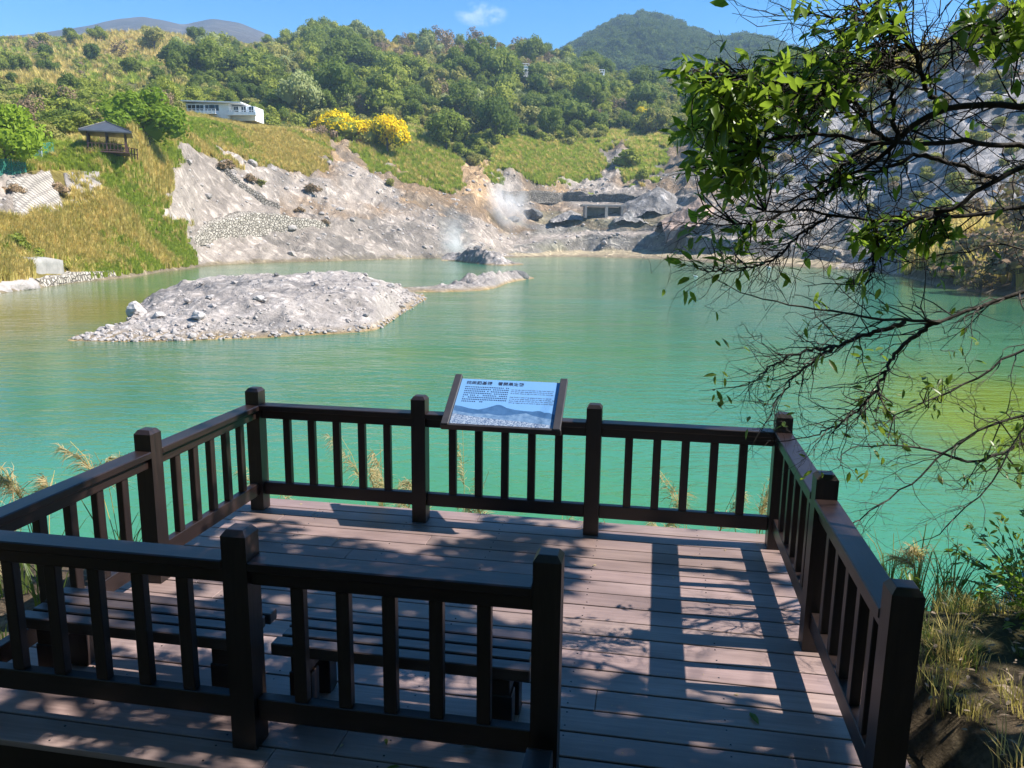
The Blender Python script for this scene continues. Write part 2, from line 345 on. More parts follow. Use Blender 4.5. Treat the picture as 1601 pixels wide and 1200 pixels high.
BENCH = {800: [(396, 5), (388, 10), (372, 24), (346, 34)], 860: [(394, 5), (376, 9), (368, 22), (342, 33)], 915: [(391, 10), (366, 13.5), (360, 19), (343, 22)], 955: [(391, 10), (366, 13.5), (361, 19), (344, 22)],
         1000: [(391, 12), (366, 15.5), (361, 20), (345, 23)], 1050: [(393, 13), (368, 16.5), (363, 21), (347, 24)], 1110: [(396, 13), (372, 16.5), (367, 21), (350, 24)], 1180: [(400, 14), (376, 17.5), (371, 22), (355, 25)], 1260: [(405, 13), (382, 16.5), (377, 20), (362, 23)]}
SEG = [4, 12, 14, 12, 14, 34, 34, 14, 34, 30, 26, 6]
def build_loft(cols, seg, step, px0, px1, under=7.0, smooth_u=4, back=(70, 0.35)):
    pxs = np.arange(px0, px1 + step, step); az = az_of(pxs)
    cx = np.array([c[0] for c in cols]); D = []; ZZ = []
    for px, pts, zs in cols:
        k9 = 13 if zs.split()[8] == 'FO' else 7 if px < 450 else 3
        pts = pts[:7] + [(pts[7][0] + k9 * .6, pts[7][1]), (pts[8][0] + k9, pts[8][1])]
        a = az_of(px); ds = []; zz = []
        for i, (row, d) in enumerate(pts):
            s = slope_at(a, row)
            if d == 0: d = (WZ - CH) / s; off = 0
            elif i == 1: off = max(0.0, ds[0] + 7.5 - d)
            d += off if i else 0
            ds.append(d); zz.append(CH + d * s)
        if px in BENCH:
            ba = [(ds[0] + b_[1], CH + (ds[0] + b_[1]) * slope_at(a, b_[0])) for b_ in BENCH[px]]
        else:
            md = lambda q, r_: ((q[0] + r_[0]) / 2, (q[1] + r_[1]) / 2)
            p1, p2, p3 = (ds[0], zz[0]), (ds[1], zz[1]), (ds[2], zz[2]); ba = [md(p1, p2), p2, md(p2, p3), p3]
        dlt = max(0.0, ba[-1][0] + 6 - ds[3])
        ds = [ds[0]] + [b_[0] for b_ in ba] + [q + dlt for q in ds[3:]]; zz = [zz[0]] + [b_[1] for b_ in ba] + [zz[3 + i_] + dlt * slope_at(a, pts[3 + i_][0]) for i_ in range(len(zz) - 3)]
        ds = [ds[0] - under] + ds + [ds[-1] + back[0]]; zz = [WZ - 1.2] + zz + [zz[-1] - back[0] * back[1]]
        D.append(ds); ZZ.append(zz)
    D = np.array(D); ZZ = np.array(ZZ); n = D.shape[1]
    Di = np.stack([np.interp(pxs, cx, D[:, k]) for k in range(n)], 1); Zi = np.stack([np.interp(pxs, cx, ZZ[:, k]) for k in range(n)], 1)
    ker = np.hanning(2 * smooth_u + 3)[1:-1]; ker /= ker.sum()
    def sm(A):
        Ap = np.pad(A, ((smooth_u, smooth_u), (0, 0)), 'edge'); return np.stack([np.convolve(Ap[:, k], ker, 'valid') for k in range(A.shape[1])], 1)
    Di = sm(Di); Zi = sm(Zi)
    tv = []; si = []
    for k, m in enumerate(seg):
        for j in range(m): tv.append(k + j / m)
    tv.append(len(seg)); tv = np.array(tv)
    Dv = np.stack([np.interp(tv, np.arange(n), Di[i]) for i in range(len(pxs))]); Zv = np.stack([np.interp(tv, np.arange(n), Zi[i]) for i in range(len(pxs))])
    return pxs, az, tv, Dv, Zv
pxs, AZ, TV, TD, TZ = build_loft(COLS, SEG, 3.0, -420, 2300)
NU, NVV = TD.shape
TVN = TV; TV = np.interp(TVN, [0, 1, 2, 3, 4, 5] + list(range(6, 13)), [0, 1, 1.5, 2, 2.5, 3] + list(range(4, 11)))
UU = np.repeat(pxs[:, None], NVV, 1); NN = np.repeat(TVN[None, :], NU, 0)
benchy = (UU > 770) & (UU < 1320) & (NN > 1) & (NN < 5.6); VV = np.repeat(TV[None, :], NU, 0)
X0 = np.sin(AZ)[:, None] * TD; Y0 = np.cos(AZ)[:, None] * TD
# surface bands: look up the nearest column and band through warped coordinates, so that their edges wander
wu = UU + 34 * fbm(X0 / 9, (Y0 + TZ * 2) / 9, 4, 11) + 0
wv = VV + 0.62 * fbm(X0 / 7 + 40, (Y0 + TZ * 2) / 7, 4, 23)
cx = np.array([c[0] for c in COLS]); ci = np.abs(wu[..., None] - cx).argmin(-1)
band = np.clip(np.floor(wv).astype(int) - 1, 0, 8)
zid = np.array([[ZK.index(z) for z in c[2].split()] for c in COLS])[ci, band]
bk = np.floor(NN + 0.30 * fbm(UU / 22, NN, 3, 29)).astype(int); bz_id = np.select([bk <= 1, bk == 2, bk == 3, bk == 4], [ZK.index('SD'), ZK.index('RD'), ZK.index('RK'), ZK.index('RD')], ZK.index('RK'))
usebench = benchy & (UU + 40 * fbm(UU / 30, NN * 2, 2, 37) > 815) & (UU + 60 * fbm(UU / 30, NN * 2, 2, 39) < 1300); zid = np.where(usebench, bz_id, zid)
zcol = np.array([Z[k] for k in ZK])[zid]
zcol = zcol.copy()
zcol[VV < 1.0] = (0.30, 0.24, 0.13)
shore = (VV >= 1.0) & (VV < 1.14 + 0.15 * vnoise(X0, Y0, 5))
zcol[shore] = np.array((0.42, 0.34, 0.23))
for _ in range(1):                                   # soften the one-vertex steps
    zp = np.pad(zcol, ((1, 1), (1, 1), (0, 0)), 'edge')
    zcol = (zp[1:-1, 1:-1] * 2 + zp[:-2, 1:-1] + zp[2:, 1:-1] + zp[1:-1, :-2] + zp[1:-1, 2:]) / 6
isrock = np.isin(zid, [ZK.index(k) for k in ('RK', 'RD', 'TN', 'BL')]) & (VV > 1)
patch = fbm(X0 / 14, (Y0 + 1.5 * TZ) / 14, 4, 61); streak = fbm(UU / 14 - VV * 2.2, VV * 1.6, 4, 71, 0.6)
darkm = np.clip((fbm(X0 / 17 + 5, (Y0 + 1.2 * TZ) / 15, 5, 77, 0.6) - 0.02) * 3.2, 0, 0.62) * isrock * (np.abs(UU - 330) > 80)
zcol *= (1 + 0.35 * patch + 0.42 * streak * isrock)[..., None]
zcol = zcol * (1 - darkm[..., None]) + darkm[..., None] * np.array((0.235, 0.212, 0.19))
ochre = np.clip(fbm(X0 / 10, (Y0 + TZ) / 10, 3, 81) * 2.2 + .08, 0, 0.65) * isrock * (VV > 2.6) * (UU < 1150) * (UU > 440)
zcol = zcol * (1 - ochre[..., None]) + ochre[..., None] * np.array((0.43, 0.285, 0.165))
sulf = np.clip(fbm(X0 / 8, (Y0 + TZ) / 8, 3, 91) * 1.4, 0, 0.5) * isrock * (VV > 1.2) * (VV < 3.2) * (UU < 1100) * (UU > 760)
zcol = zcol * (1 - sulf[..., None]) + sulf[..., None] * np.array((0.34, 0.33, 0.20))
# relief
amp = np.clip((VV - 1.0) * 3, 0, 1) * np.clip((9.6 - VV) * 3, 0, 1)
grey_slope = np.exp(-(((UU - 335) / 75) ** 2)) * ((VV > 2.6) & (VV < 4.0))
rk = np.where(isrock, 1.0, 0.45) * (1 - 0.75 * grey_slope)
gul = ridged(UU / 34 - VV * 1.5 + 1.2 * fbm(UU / 60, VV, 2, 3), VV * 0.8 + UU / 300, 4, 31)              # gullies running down the slope
dz = amp * rk * (1.0 * fbm(X0 / 9, (Y0 + TZ) / 9, 5, 41, 0.55) + 0.75 * fbm(X0 / 2.4, (Y0 + TZ) / 2.4, 3, 47, 0.6) * np.where(isrock, 1.0, .5)
                 + 1.6 * gul * (isrock & (VV > 1.9)) * np.clip((VV - 1.8), 0, 1))
dz = np.where(usebench, dz * np.where(np.isin(bk, (2, 4)), .55, .16), dz)
dz *= np.clip(TD / 130, 0.45, 1.6)
dz = np.where(VV < 1.6, dz * np.clip((VV - 1.0) / 0.6, 0, 1), dz)
dz += np.where(~isrock & (VV > 5), 2.2 * fbm(X0 / 26, Y0 / 26, 3, 53), 0) * amp
TZ = TZ + dz
TP = np.stack([X0, Y0, TZ], -1)
terrain = grid_mesh('hillside_terrain', TP, MAT['terrain'], zcol, flip=False)
tag(terrain, kind='structure')
TE = (TZ - CH) / TD                                    # elevation slope seen from the lookout
TMAX = np.maximum.accumulate(TE, 1)
def ucol(px): return int(np.clip(round((px - pxs[0]) / 3.0), 0, NU - 1))
def ground(px, py, tol=0.0):
    """first place of the hillside on the sight line through photo point (px, py)"""
    az = np.arctan2(*(ray(px, py)[:2])); u = int(np.abs(AZ - az).argmin()); s = slope_at(AZ[u], py)
    k = np.nonzero(TE[u] >= s)[0]; k = k[0] if len(k) else NVV - 7
    if k > 0:
        e0, e1 = TE[u, k - 1], TE[u, k]; f = np.clip((s - e0) / (e1 - e0 + 1e-9), 0, 1) if e1 > e0 else 1.0
        return TP[u, k - 1] * (1 - f) + TP[u, k] * f
    return TP[u, k].copy()
def tz_at(x, y):
    az = math.atan2(x, y); d = math.hypot(x, y); u = int(np.abs(AZ - az).argmin()); return float(np.interp(d, TD[u], TZ[u]))

# base ground out to the horizon, far below the lake bed
base = MB(); base.add([(-9000, -9000, -6), (9000, -9000, -6), (9000, 9000, -6), (-9000, 9000, -6)], [(0, 1, 2, 3)])
tag(base.build('ground', simple('base_ground', (0.07, 0.09, 0.04), (0.04, 0.05, 0.02), 0.01, 0.95)), kind='structure')

# ------------------------------------------------------------------ far mountains
def mountain(name, sil, d, base_d, base_row, mat, cols, step=4.0, lump=0.0, nv=60):
    x0, x1 = sil[0][0], sil[-1][0]; px = np.arange(x0, x1 + step, step); az = az_of(px); rows = np.interp(px, [s[0] for s in sil], [s[1] for s in sil])
    ker = np.hanning(9)[1:-1]; ker /= ker.sum(); rows = np.convolve(np.pad(rows, 3, 'edge'), ker, 'valid')
    t = np.linspace(0, 1.35, nv); zr = CH + d * slope_at(az, rows); zb = CH + base_d * slope_at(az, base_row)
    tt = np.clip(t, 0, 1); dd = base_d + (d - base_d) * t[None, :] + 0 * az[:, None]
    zz = zb[:, None] + (zr - zb)[:, None] * np.where(t <= 1, tt ** 0.9, 1 - (t - 1) * 0.9)[None, :]
    X = np.sin(az)[:, None] * dd; Y = np.cos(az)[:, None] * dd
    env = np.clip(np.minimum(t, 1.35 - t) * 3, 0, 1)[None, :]
    zz = zz + env * ((d * 0.035) * ridged(X / (d * 0.10), Y / (d * 0.10), 3, 7) * np.clip(1.02 - t, 0.12, 1)[None, :] + lump * fbm(X / 14, Y / 14, 2, 9))
    c = np.array(cols[0]) + (np.array(cols[1]) - np.array(cols[0])) * np.clip(0.5 + fbm(X / (d * .06), Y / (d * .06), 4, 19), 0, 1)[..., None]
    o = grid_mesh(name, np.stack([X, Y, zz], -1), mat, c); tag(o, kind='structure'); return np.stack([X, Y, zz], -1)
DOME = [(700, 161), (800, 123), (860, 103), (895, 81), (920, 63), (950, 45), (985, 36), (1020, 39), (1050, 53), (1080, 68), (1110, 77), (1135, 71), (1155, 70), (1185, 79), (1230, 95), (1330, 121), (1500, 141), (1700, 161)]
domeP = mountain('mountain', DOME, 1000, 640, 150, MAT['farhill'], ((0.050, 0.075, 0.035), (0.030, 0.050, 0.025)), 4, 2.5)
RIDGE = [(-300, 95), (-100, 70), (0, 62), (40, 58), (110, 49), (160, 41), (200, 32), (248, 26), (275, 32), (308, 40), (350, 28), (390, 33), (425, 48), (450, 64), (500, 80), (600, 110)]
mountain('mountain', RIDGE, 1750, 1200, 110, MAT['farhill'], ((0.13, 0.105, 0.085), (0.075, 0.065, 0.055)), 4, 0.0)

# ------------------------------------------------------------------ lake
def near_sdf():
    return None
wy = np.concatenate([np.linspace(3, 30, 60), np.linspace(30, 80, 70)[1:], np.linspace(80, 260, 60)[1:]]); wx = np.linspace(-130, 130, 240)
WXg, WYg = np.meshgrid(wx, wy, indexing='ij')
wd = np.hypot(WXg, WYg); waz = np.arctan2(WXg, WYg); shore_d = np.interp(waz.ravel(), AZ, TD[:, SEG[0]]).reshape(wd.shape)
toshore = np.clip(shore_d - wd, 0, 200)
deep = np.array((0.040, 0.152, 0.086)); olive = np.array((0.110, 0.115, 0.028)); pale = np.array((0.050, 0.230, 0.150)); lime_reflection = np.array((0.125, 0.190, 0.012)); greenc = np.array((0.048, 0.180, 0.052))
wc = deep + 0 * WXg[..., None]
def blend(wt, c):
    global wc
    wt = np.clip(wt, 0, 1)[..., None]; wc = wc * (1 - wt) + c * wt
wn = fbm(WXg / 7, WYg / 9, 4, 101)
blend(np.clip((24 - wd) / 14, 0, 1) * 0.8 + 0.5 * wn, pale)
blend(np.exp(-((WXg + 1.0) / 7) ** 2 - ((WYg - 12) / 4.0) ** 2) * 0.75 + 0.3 * wn * (wd < 30), greenc)
blend(0.75 * (fbm(WXg / 22, WYg / 30, 4, 141) - .05) + 0 * wn, greenc * 1.05); blend(0.8 * (fbm(WXg / 16 + 7, WYg / 24, 4, 151) - .12), deep * .72); blend(np.exp(-toshore / 6) * 0.9, olive); blend(np.exp(-((WXg + 27) / 13) ** 2 - ((WYg - 40) / 19) ** 2) * 1.15 + 0.25 * wn * (WXg < -12), olive)
blend(np.exp(-((WXg - 14.5) / 4.5) ** 2 - ((WYg - 18) / 8) ** 2) * 1.7 + 0.3 * wn * (WXg > 9) * (WYg < 32), lime_reflection)  # lime tint painted in for the reflection of the trees at right
t = NT('sulphur_lake_water'); a = t.n('ShaderNodeAttribute', _attribute_name='col').outputs['Color']
v1 = t.coord((1.0, 2.4, 1.0), rot=(0, 0, 0.15)); v2 = t.coord((1, 1.6, 1), rot=(0, 0, -0.35))
h = t.math('ADD', t.math('MULTIPLY', t.noise(v1, 1.1, 3, 0.5), 1.0), t.math('MULTIPLY', t.noise(v2, 3.6, 3, 0.55), 0.45))
h = t.math('ADD', h, t.math('MULTIPLY', t.noise(v1, 0.22, 2, 0.5), 1.2))
wind = t.ramp(t.noise(t.coord((0.05, 0.11, 1)), 1.0, 4, .55), [(0.36, 0.35), (0.62, 1.25)]); h = t.math('MULTIPLY', h, wind)
MAT['water'] = t.done(t.bsdf(a, 0.10, t.bump(h, 0.46, 0.10), 0.42, IOR=1.33))
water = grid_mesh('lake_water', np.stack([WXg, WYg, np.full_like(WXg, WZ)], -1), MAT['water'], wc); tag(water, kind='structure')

# ------------------------------------------------------------------ near bank (under the lookout and to its right)
bx_ = np.linspace(-26, 26, 260); by_ = np.concatenate([np.linspace(-16, 2, 30), np.linspace(2, 13, 130)[1:]])
BX, BY = np.meshgrid(bx_, by_, indexing='ij')
def bank_z(x, y):
    edge = 7.6 - 0.25 * np.clip(x, -6, 1) - 0.16 * np.clip(x - 2, 0, 3.2) + 0.9 * np.clip(x - 4.0, 0, 20)
    top = -0.45 + 0.40 * np.clip((x - 1.2) / 1.2, 0, 1) + 0.10 * np.clip(x - 3.5, 0, 20) - 0.05 * np.clip(-x - 4, 0, 30)
    top = top + np.clip(0.35 - y, 0, 14) * 0.42 * np.clip((x + 4) / 4, 0, 1)
    k = np.clip((y - (edge - 2.2)) / 3.4, 0, 1); k = k * k * (3 - 2 * k)
    return top * (1 - k) + (-2.6) * k
BZ = bank_z(BX, BY) + 0.09 * fbm(BX * 1.1, BY * 1.1, 5, 201)
BZ = np.where((BX > -4) & (BX < 2.45) & (BY < 8), np.minimum(BZ, -0.32), BZ)
bcol = np.array((0.185, 0.132, 0.088)) * (1 + 0.8 * fbm(BX * 0.9, BY * 0.9, 5, 211))[..., None]
gr = np.clip(fbm(BX * 0.6, BY * 0.6, 4, 221) * 2 + 0.1, 0, 0.8)[..., None]; bcol = bcol * (1 - gr) + gr * np.array((0.10, 0.095, 0.035))
tag(grid_mesh('lakeside_bank', np.stack([BX, BY, BZ], -1), MAT['soil'], bcol), kind='structure')
def bz(x, y): return float(bank_z(np.array(x, float), np.array(y, float)))

# ------------------------------------------------------------------ lookout deck
def tone(a=0.12): q = 1 + random.uniform(-a, a); return (q, q * random.uniform(0.98, 1.02), q * random.uniform(0.97, 1.03))
deck = empty('lookout_deck', dk(0, 0, 0), DECK_ROT, 'reddish brown plank lookout deck dappled with tree shade above the green lake', 'deck')
pl = MB()
pitch = 0.2055; y0 = 0.125 - 2 * pitch
for i in range(18):
    ya = y0 + i * pitch
    x = -0.32; xe = 4.86
    cuts = sorted({x, xe, *( [random.choice([0.55, 1.2, 1.75, 2.4, 3.3])] if i % 2 else [random.choice([0.3, 1.0, 2.05, 2.9])] )})
    for a, b in zip(cuts[:-1], cuts[1:]):
        pl.box(((a + b) / 2, -(ya + pitch / 2), -0.018 - random.uniform(0, 0.0015)), (b - a - 0.003, pitch - 0.0135, 0.036), bev=0.003, col=tone(0.20))
for i in range(18):
    ya = y0 + i * pitch
    for q in range(7):
        for e_ in (.045, .16):
            if random.random() < .9: pl.box((-0.25 + q * 0.85 + random.uniform(-.008, .008), -(ya + e_ + random.uniform(-.006, .006)), 0.0006), (.009, .009, .0012), mi=1)
pl.build('planking', [MAT['plank'], MAT['dark_glass']], deck, colattr=True)
fr = MB()
fr.box((2.27, -(y0 + 0.03), -0.125), (5.1, 0.05, 0.17)); fr.box((2.27, -(3.37), -0.125), (5.1, 0.05, 0.17))
fr.box((-0.28, -1.56, -0.125), (0.05, 3.5, 0.17)); fr.box((4.82, -1.56, -0.125), (0.05, 3.5, 0.17))
for q in range(1, 6): fr.box((-0.28 + q * 0.85, -1.56, -0.13), (0.06, 3.5, 0.16))
fr.build('joist_frame', MAT['rail'], deck, colattr=True)
for X_ in (0.1, 2.3, 4.5):
    for Y_ in (0.05, 1.6, 3.1):
        m = MB().box((X_, -Y_, -0.21 - 1.15), (0.14, 0.14, 2.3)); m.build('support_post', MAT['rail_z'], deck, colattr=True)

def post_mb(x, y, h=1.15, wd=0.128):
    b = MB(); w2 = wd / 2; cc = tone(0.1)
    ring = lambda r, z: [(x - r, y - r, z), (x + r, y - r, z), (x + r, y + r, z), (x - r, y + r, z)]
    vs = ring(w2, 0.001) + ring(w2, h - 0.030) + ring(w2 - 0.020, h - 0.002) + ring(w2 - 0.024, h)
    fs = []
    for k in range(3):
        for j in range(4): fs.append((k * 4 + j, k * 4 + (j + 1) % 4, (k + 1) * 4 + (j + 1) % 4, (k + 1) * 4 + j))
    fs.append((12, 13, 14, 15)); fs.append((3, 2, 1, 0)); return b.add(vs, fs, 0, cc)
def railing(label, p0, pts, own):
    """pts: posts (deck X, Y) in order; own: which of them belong to this railing"""
    a, b = np.array(p0[0], float), np.array(p0[1], float); d = (b - a) / np.linalg.norm(b - a)
    ang = math.atan2(-d[1], d[0])                  # deck local frame uses y = -Y
    root = empty('railing', dk(a[0], a[1], 0), DECK_ROT + ang, label, 'railing')
    L = [float((np.array(p) - a) @ d) for p in pts]
    for l, o in zip(L, own):
        if o: post_mb(l, 0).build('post', MAT['rail_z'], root, colattr=True)
    for l0, l1 in zip(L[:-1], L[1:]):
        s, e = l0 + 0.064, l1 - 0.064; m = (s + e) / 2
        MB().box((m, 0, 0.975), (e - s - 0.002, 0.138, 0.05), bev=0.006, col=tone(0.12)).build('top_rail', MAT['rail'], root, colattr=True)
        MB().box((m, 0, 0.9115), (e - s - 0.004, 0.072, 0.076), bev=0.004, col=tone(0.1)).build('sub_rail', MAT['rail'], root, colattr=True)
        MB().box((m, 0, 0.208), (e - s - 0.004, 0.062, 0.116), bev=0.004, col=tone(0.1)).build('bottom_rail', MAT['rail'], root, colattr=True)
        for k in range(5):
            x = s + (e - s) * (k + 1) / 6
            MB().box((x, 0, 0.5697), (0.066, 0.052, 0.606), bev=0.004, col=tone(0.12)).build('baluster', MAT['rail_z'], root, colattr=True)
    return root
railing('dark timber railing along the far edge of the deck, carrying the blue information board', [(0, 0), (4.615, 0)], [(0, 0), (1.555, 0), (3.086, 0), (4.615, 0)], (1, 1, 1, 1))
railing('dark timber railing on the left side of the deck beside the pale silvergrass plumes', [(0, 0), (0.01, 3.19)], [(0, 0), (0.005, 1.574), (0.01, 3.19)], (0, 1, 0))
railing('dark timber railing on the right side of the deck, throwing barred shadows on the planks', [(4.615, 0), (4.581, 3.219)], [(4.615, 0), (4.599, 1.653), (4.581, 3.219)], (0, 1, 1))
railing('dark timber railing closest to the camera, in shade in front of the two benches', [(0.01, 3.19), (3.101, 3.183)], [(0.01, 3.19), (1.602, 3.186), (3.101, 3.183)], (1, 1, 1))
# end of the stair handrail just inside the frame
hr = empty('stair_handrail', dk(3.10, 3.33, 0), DECK_ROT, 'rounded end of a dark stair handrail in front of the near railing end post', 'handrail')
m = MB(); vs = []; fs = []; n = 9
prof = [(-0.0, 0.002)] + [(-0.0 - 0.075 * (1 - cos(pi / 2 * k / n)), 0.225 + 0.075 * sin(pi / 2 * k / n)) for k in range(n + 1)] + [(-0.32, 0.300), (-0.62, 0.36), (-0.62, 0.24), (-0.32, 0.19), (-0.13, 0.17), (-0.13, 0.002)]
for sx in (-0.056, 0.056):
    vs += [(sx, y, z) for y, z in prof]
k = len(prof); fs = [(i, (i + 1) % k, k + (i + 1) % k, k + i) for i in range(k)] + [tuple(range(k))[::-1], tuple(range(k, 2 * k))]
m.add(vs, fs, 0, (1.15, 1.1, 1.1)); m.build('handrail_end', MAT['rail_y'], hr, colattr=True)

# benches
def bench(label, x0_, x1_, yb, yf, seat=0.43):
    r = empty('bench', dk((x0_ + x1_) / 2, (yb + yf) / 2, 0), DECK_ROT, label, 'bench', 'slatted benches behind the near railing')
    L = x1_ - x0_; W = yf - yb; sw = 0.082; gap = (W - 4 * sw) / 3
    for k in range(4):
        y = -W / 2 + sw / 2 + k * (sw + gap); 
        MB().box((random.uniform(-.004, .004), y, seat - 0.034), (L + (0.02 if k in (0, 3) else -0.01), sw, 0.068), bev=0.005, col=tone(0.15)).build('slat', MAT['rail_top'], r, colattr=True)
    for sx in (-1, 1):
        MB().box((sx * (L / 2 - 0.14), 0, seat - 0.118), (0.10, W - 0.05, 0.098), bev=0.004).build('cross_bar', MAT['rail_y'], r, colattr=True)
        for sy in (-1, 1):
            MB().box((sx * (L / 2 - 0.14), sy * (W / 2 - 0.075), (seat - 0.169) / 2 + 0.001), (0.125, 0.10, seat - 0.17), bev=0.005, col=tone()).build('leg', MAT['rail_z'], r, colattr=True)
    return r
MAT['rail_top'] = wood('worn_dark_bench_slat', (0.10, 0.075, 0.070), (0.045, 0.032, 0.031), 0.45, 0.28, (2.0, 22, 22))
bench('dark slatted bench behind the left half of the near railing, beside the left railing', 0.12, 1.46, 2.60, 2.985)
bench('dark slatted bench behind the near railing, ending at its free end post', 1.63, 2.98, 2.595, 2.98)

# ------------------------------------------------------------------ information board
th = radians(32); u = Vector((EX[0], EX[1], 0)); far = Vector((-EY[0], -EY[1], 0)); v = (far * cos(th) + Vector((0, 0, sin(th)))).normalized(); nn = u.cross(v)
ib = empty('information_board', (0, 0, 0), 0, 'sloping blue information board with mountain picture on the far railing', 'information board')
o_ = Vector(dk(1.80, 0.185, 0.945)); Mx = Matrix(((u.x, v.x, nn.x, o_.x), (u.y, v.y, nn.y, o_.y), (u.z, v.z, nn.z, o_.z), (0, 0, 0, 1)))
ib.matrix_world = Mx; BW, BL = 1.02, 0.60
for x in (0.032, BW - 0.032): MB().box((x, BL / 2 - 0.005, 0.012), (0.064, BL + 0.03, 0.05), bev=0.004).build('side_bar', MAT['board_frame'], ib)
MB().box((BW / 2, -0.012, -0.004), (BW + 0.01, 0.026, 0.06), bev=0.003).build('bottom_ledge', MAT['board_frame'], ib)
MB().box((BW / 2, BL / 2 - 0.03, -0.045), (BW - 0.14, 0.10, 0.05), bev=0.003).build('bracket', MAT['board_frame'], ib)
pn = MB().box((BW / 2, BL / 2 - 0.010, 0.0), (BW - 0.132, BL - 0.02, 0.014)).build('panel', simple('blue_printed_panel', (0.15, 0.31, 0.56), (0.13, 0.28, 0.53), 2.0, 0.25), ib)
px0, px1 = 0.07, BW - 0.07; zt = 0.0080
def profile_sheet(name, pts, y0_, z, mat):
    b = MB(); n = len(pts); vs = [(px0 + (px1 - px0) * a, y0_, z) for a, h in pts] + [(px0 + (px1 - px0) * a, h, z) for a, h in pts]
    b.add(vs, [(i, i + 1, n + i + 1, n + i) for i in range(n - 1)]); return b.build(name, mat, pn)
mt = [(0, .235), (.06, .228), (.15, .205), (.24, .195), (.31, .215), (.37, .242), (.41, .262), (.44, .266), (.47, .258), (.52, .232), (.60, .215), (.70, .205), (.78, .203), (.83, .214), (.86, .212), (.90, .196), (.94, .200), (1.0, .175)]
profile_sheet('printed_mountains', mt, 0.02, zt, simple('printed_navy', (0.055, 0.13, 0.27), (0.035, 0.09, 0.20), 14.0, 0.3))
mt2 = [(0, .17), (.1, .155), (.2, .14), (.35, .15), (.45, .135), (.55, .14), (.65, .165), (.72, .178), (.8, .15), (.9, .13), (1, .12)]
profile_sheet('printed_foothills', mt2, 0.015, zt + 0.0006, simple('printed_slate', (0.17, 0.27, 0.42), (0.07, 0.14, 0.26), 22.0, 0.3))
t = NT('printed_town'); nv_ = t.noise(t.coord((1, 2.2, 1)), 75, 3, 0.7)
town = t.done(t.bsdf(t.ramp(nv_, [(0.42, (0.04, 0.08, 0.17)), (0.62, (0.40, 0.46, 0.55))]), 0.3))
profile_sheet('printed_town', [(0, .135), (.15, .115), (.3, .10), (.5, .085), (.7, .075), (.85, .06), (1, .05)], 0.006, zt + 0.0012, town)
ink = simple('dark_ink', (0.03, 0.045, 0.09), None, 1, 0.4); grey_ink = simple('grey_ink', (0.09, 0.14, 0.24), None, 1, 0.4)
fc = bpy.data.curves.new('board_title', 'FONT'); fc.body = '\u627e\u7e7c\u570b\u57fa\u5f35\u3000\u770b\u958b\u679c\u5b9a\u52d9'; fc.size = 0.047; fc.space_character = 1.03
fc.materials.append(ink); fc.extrude = 0.0003; fc.offset = 0.0007
fo = bpy.data.objects.new('title_lettering', fc); link(fo, pn); fo.location = (px0 + 0.045, 0.515, zt + 0.0004)
dg = bpy.context.evaluated_depsgraph_get(); tme = bpy.data.meshes.new_from_object(fo.evaluated_get(dg)); bpy.data.objects.remove(fo)
fo = bpy.data.objects.new('title_lettering', tme); link(fo, pn); fo.location = (px0 + 0.045, 0.515, zt + 0.0004)
b1 = MB(); b2 = MB(); r2 = random.Random(5)
for row in range(8):                                   # the small print, one mark to a character
    y = 0.478 - row * 0.0265; x = px0 + 0.045; xe = px0 + 0.43 - (0.2 if row == 7 else 0)
    while x < xe:
        wq = 0.0125
        if r2.random() > 0.06:
            for q in range(3): b1.box((x + wq / 2, y + (q - 1) * 0.0045, zt + 0.0004), (wq * r2.uniform(.6, 1), 0.0021, 0.0006))
            b1.box((x + wq * r2.uniform(.3, .7), y, zt + 0.0004), (0.002, 0.0125, 0.0008))
        x += wq + 0.0035
for row in range(8):
    if row == 3: b2.build('english_print', grey_ink, pn); b2 = MB(); continue
    y = 0.462 - row * 0.0235; x = px0 + 0.465; xe = px0 + 0.86 - r2.uniform(0, .05)
    while x < xe:
        wl = r2.uniform(0.012, 0.045); n_ = max(2, int(wl / 0.006))
        for q in range(n_): b2.box((x + q * 0.006 + .002, y + r2.choice([0, 0, .0015, -.001]), zt + 0.0004), (0.0042, r2.choice([.006, .006, .010]), 0.0006))
        x += n_ * 0.006 + 0.006
b1.build('small_print', ink, pn); b2.build('english_print', grey_ink, pn)

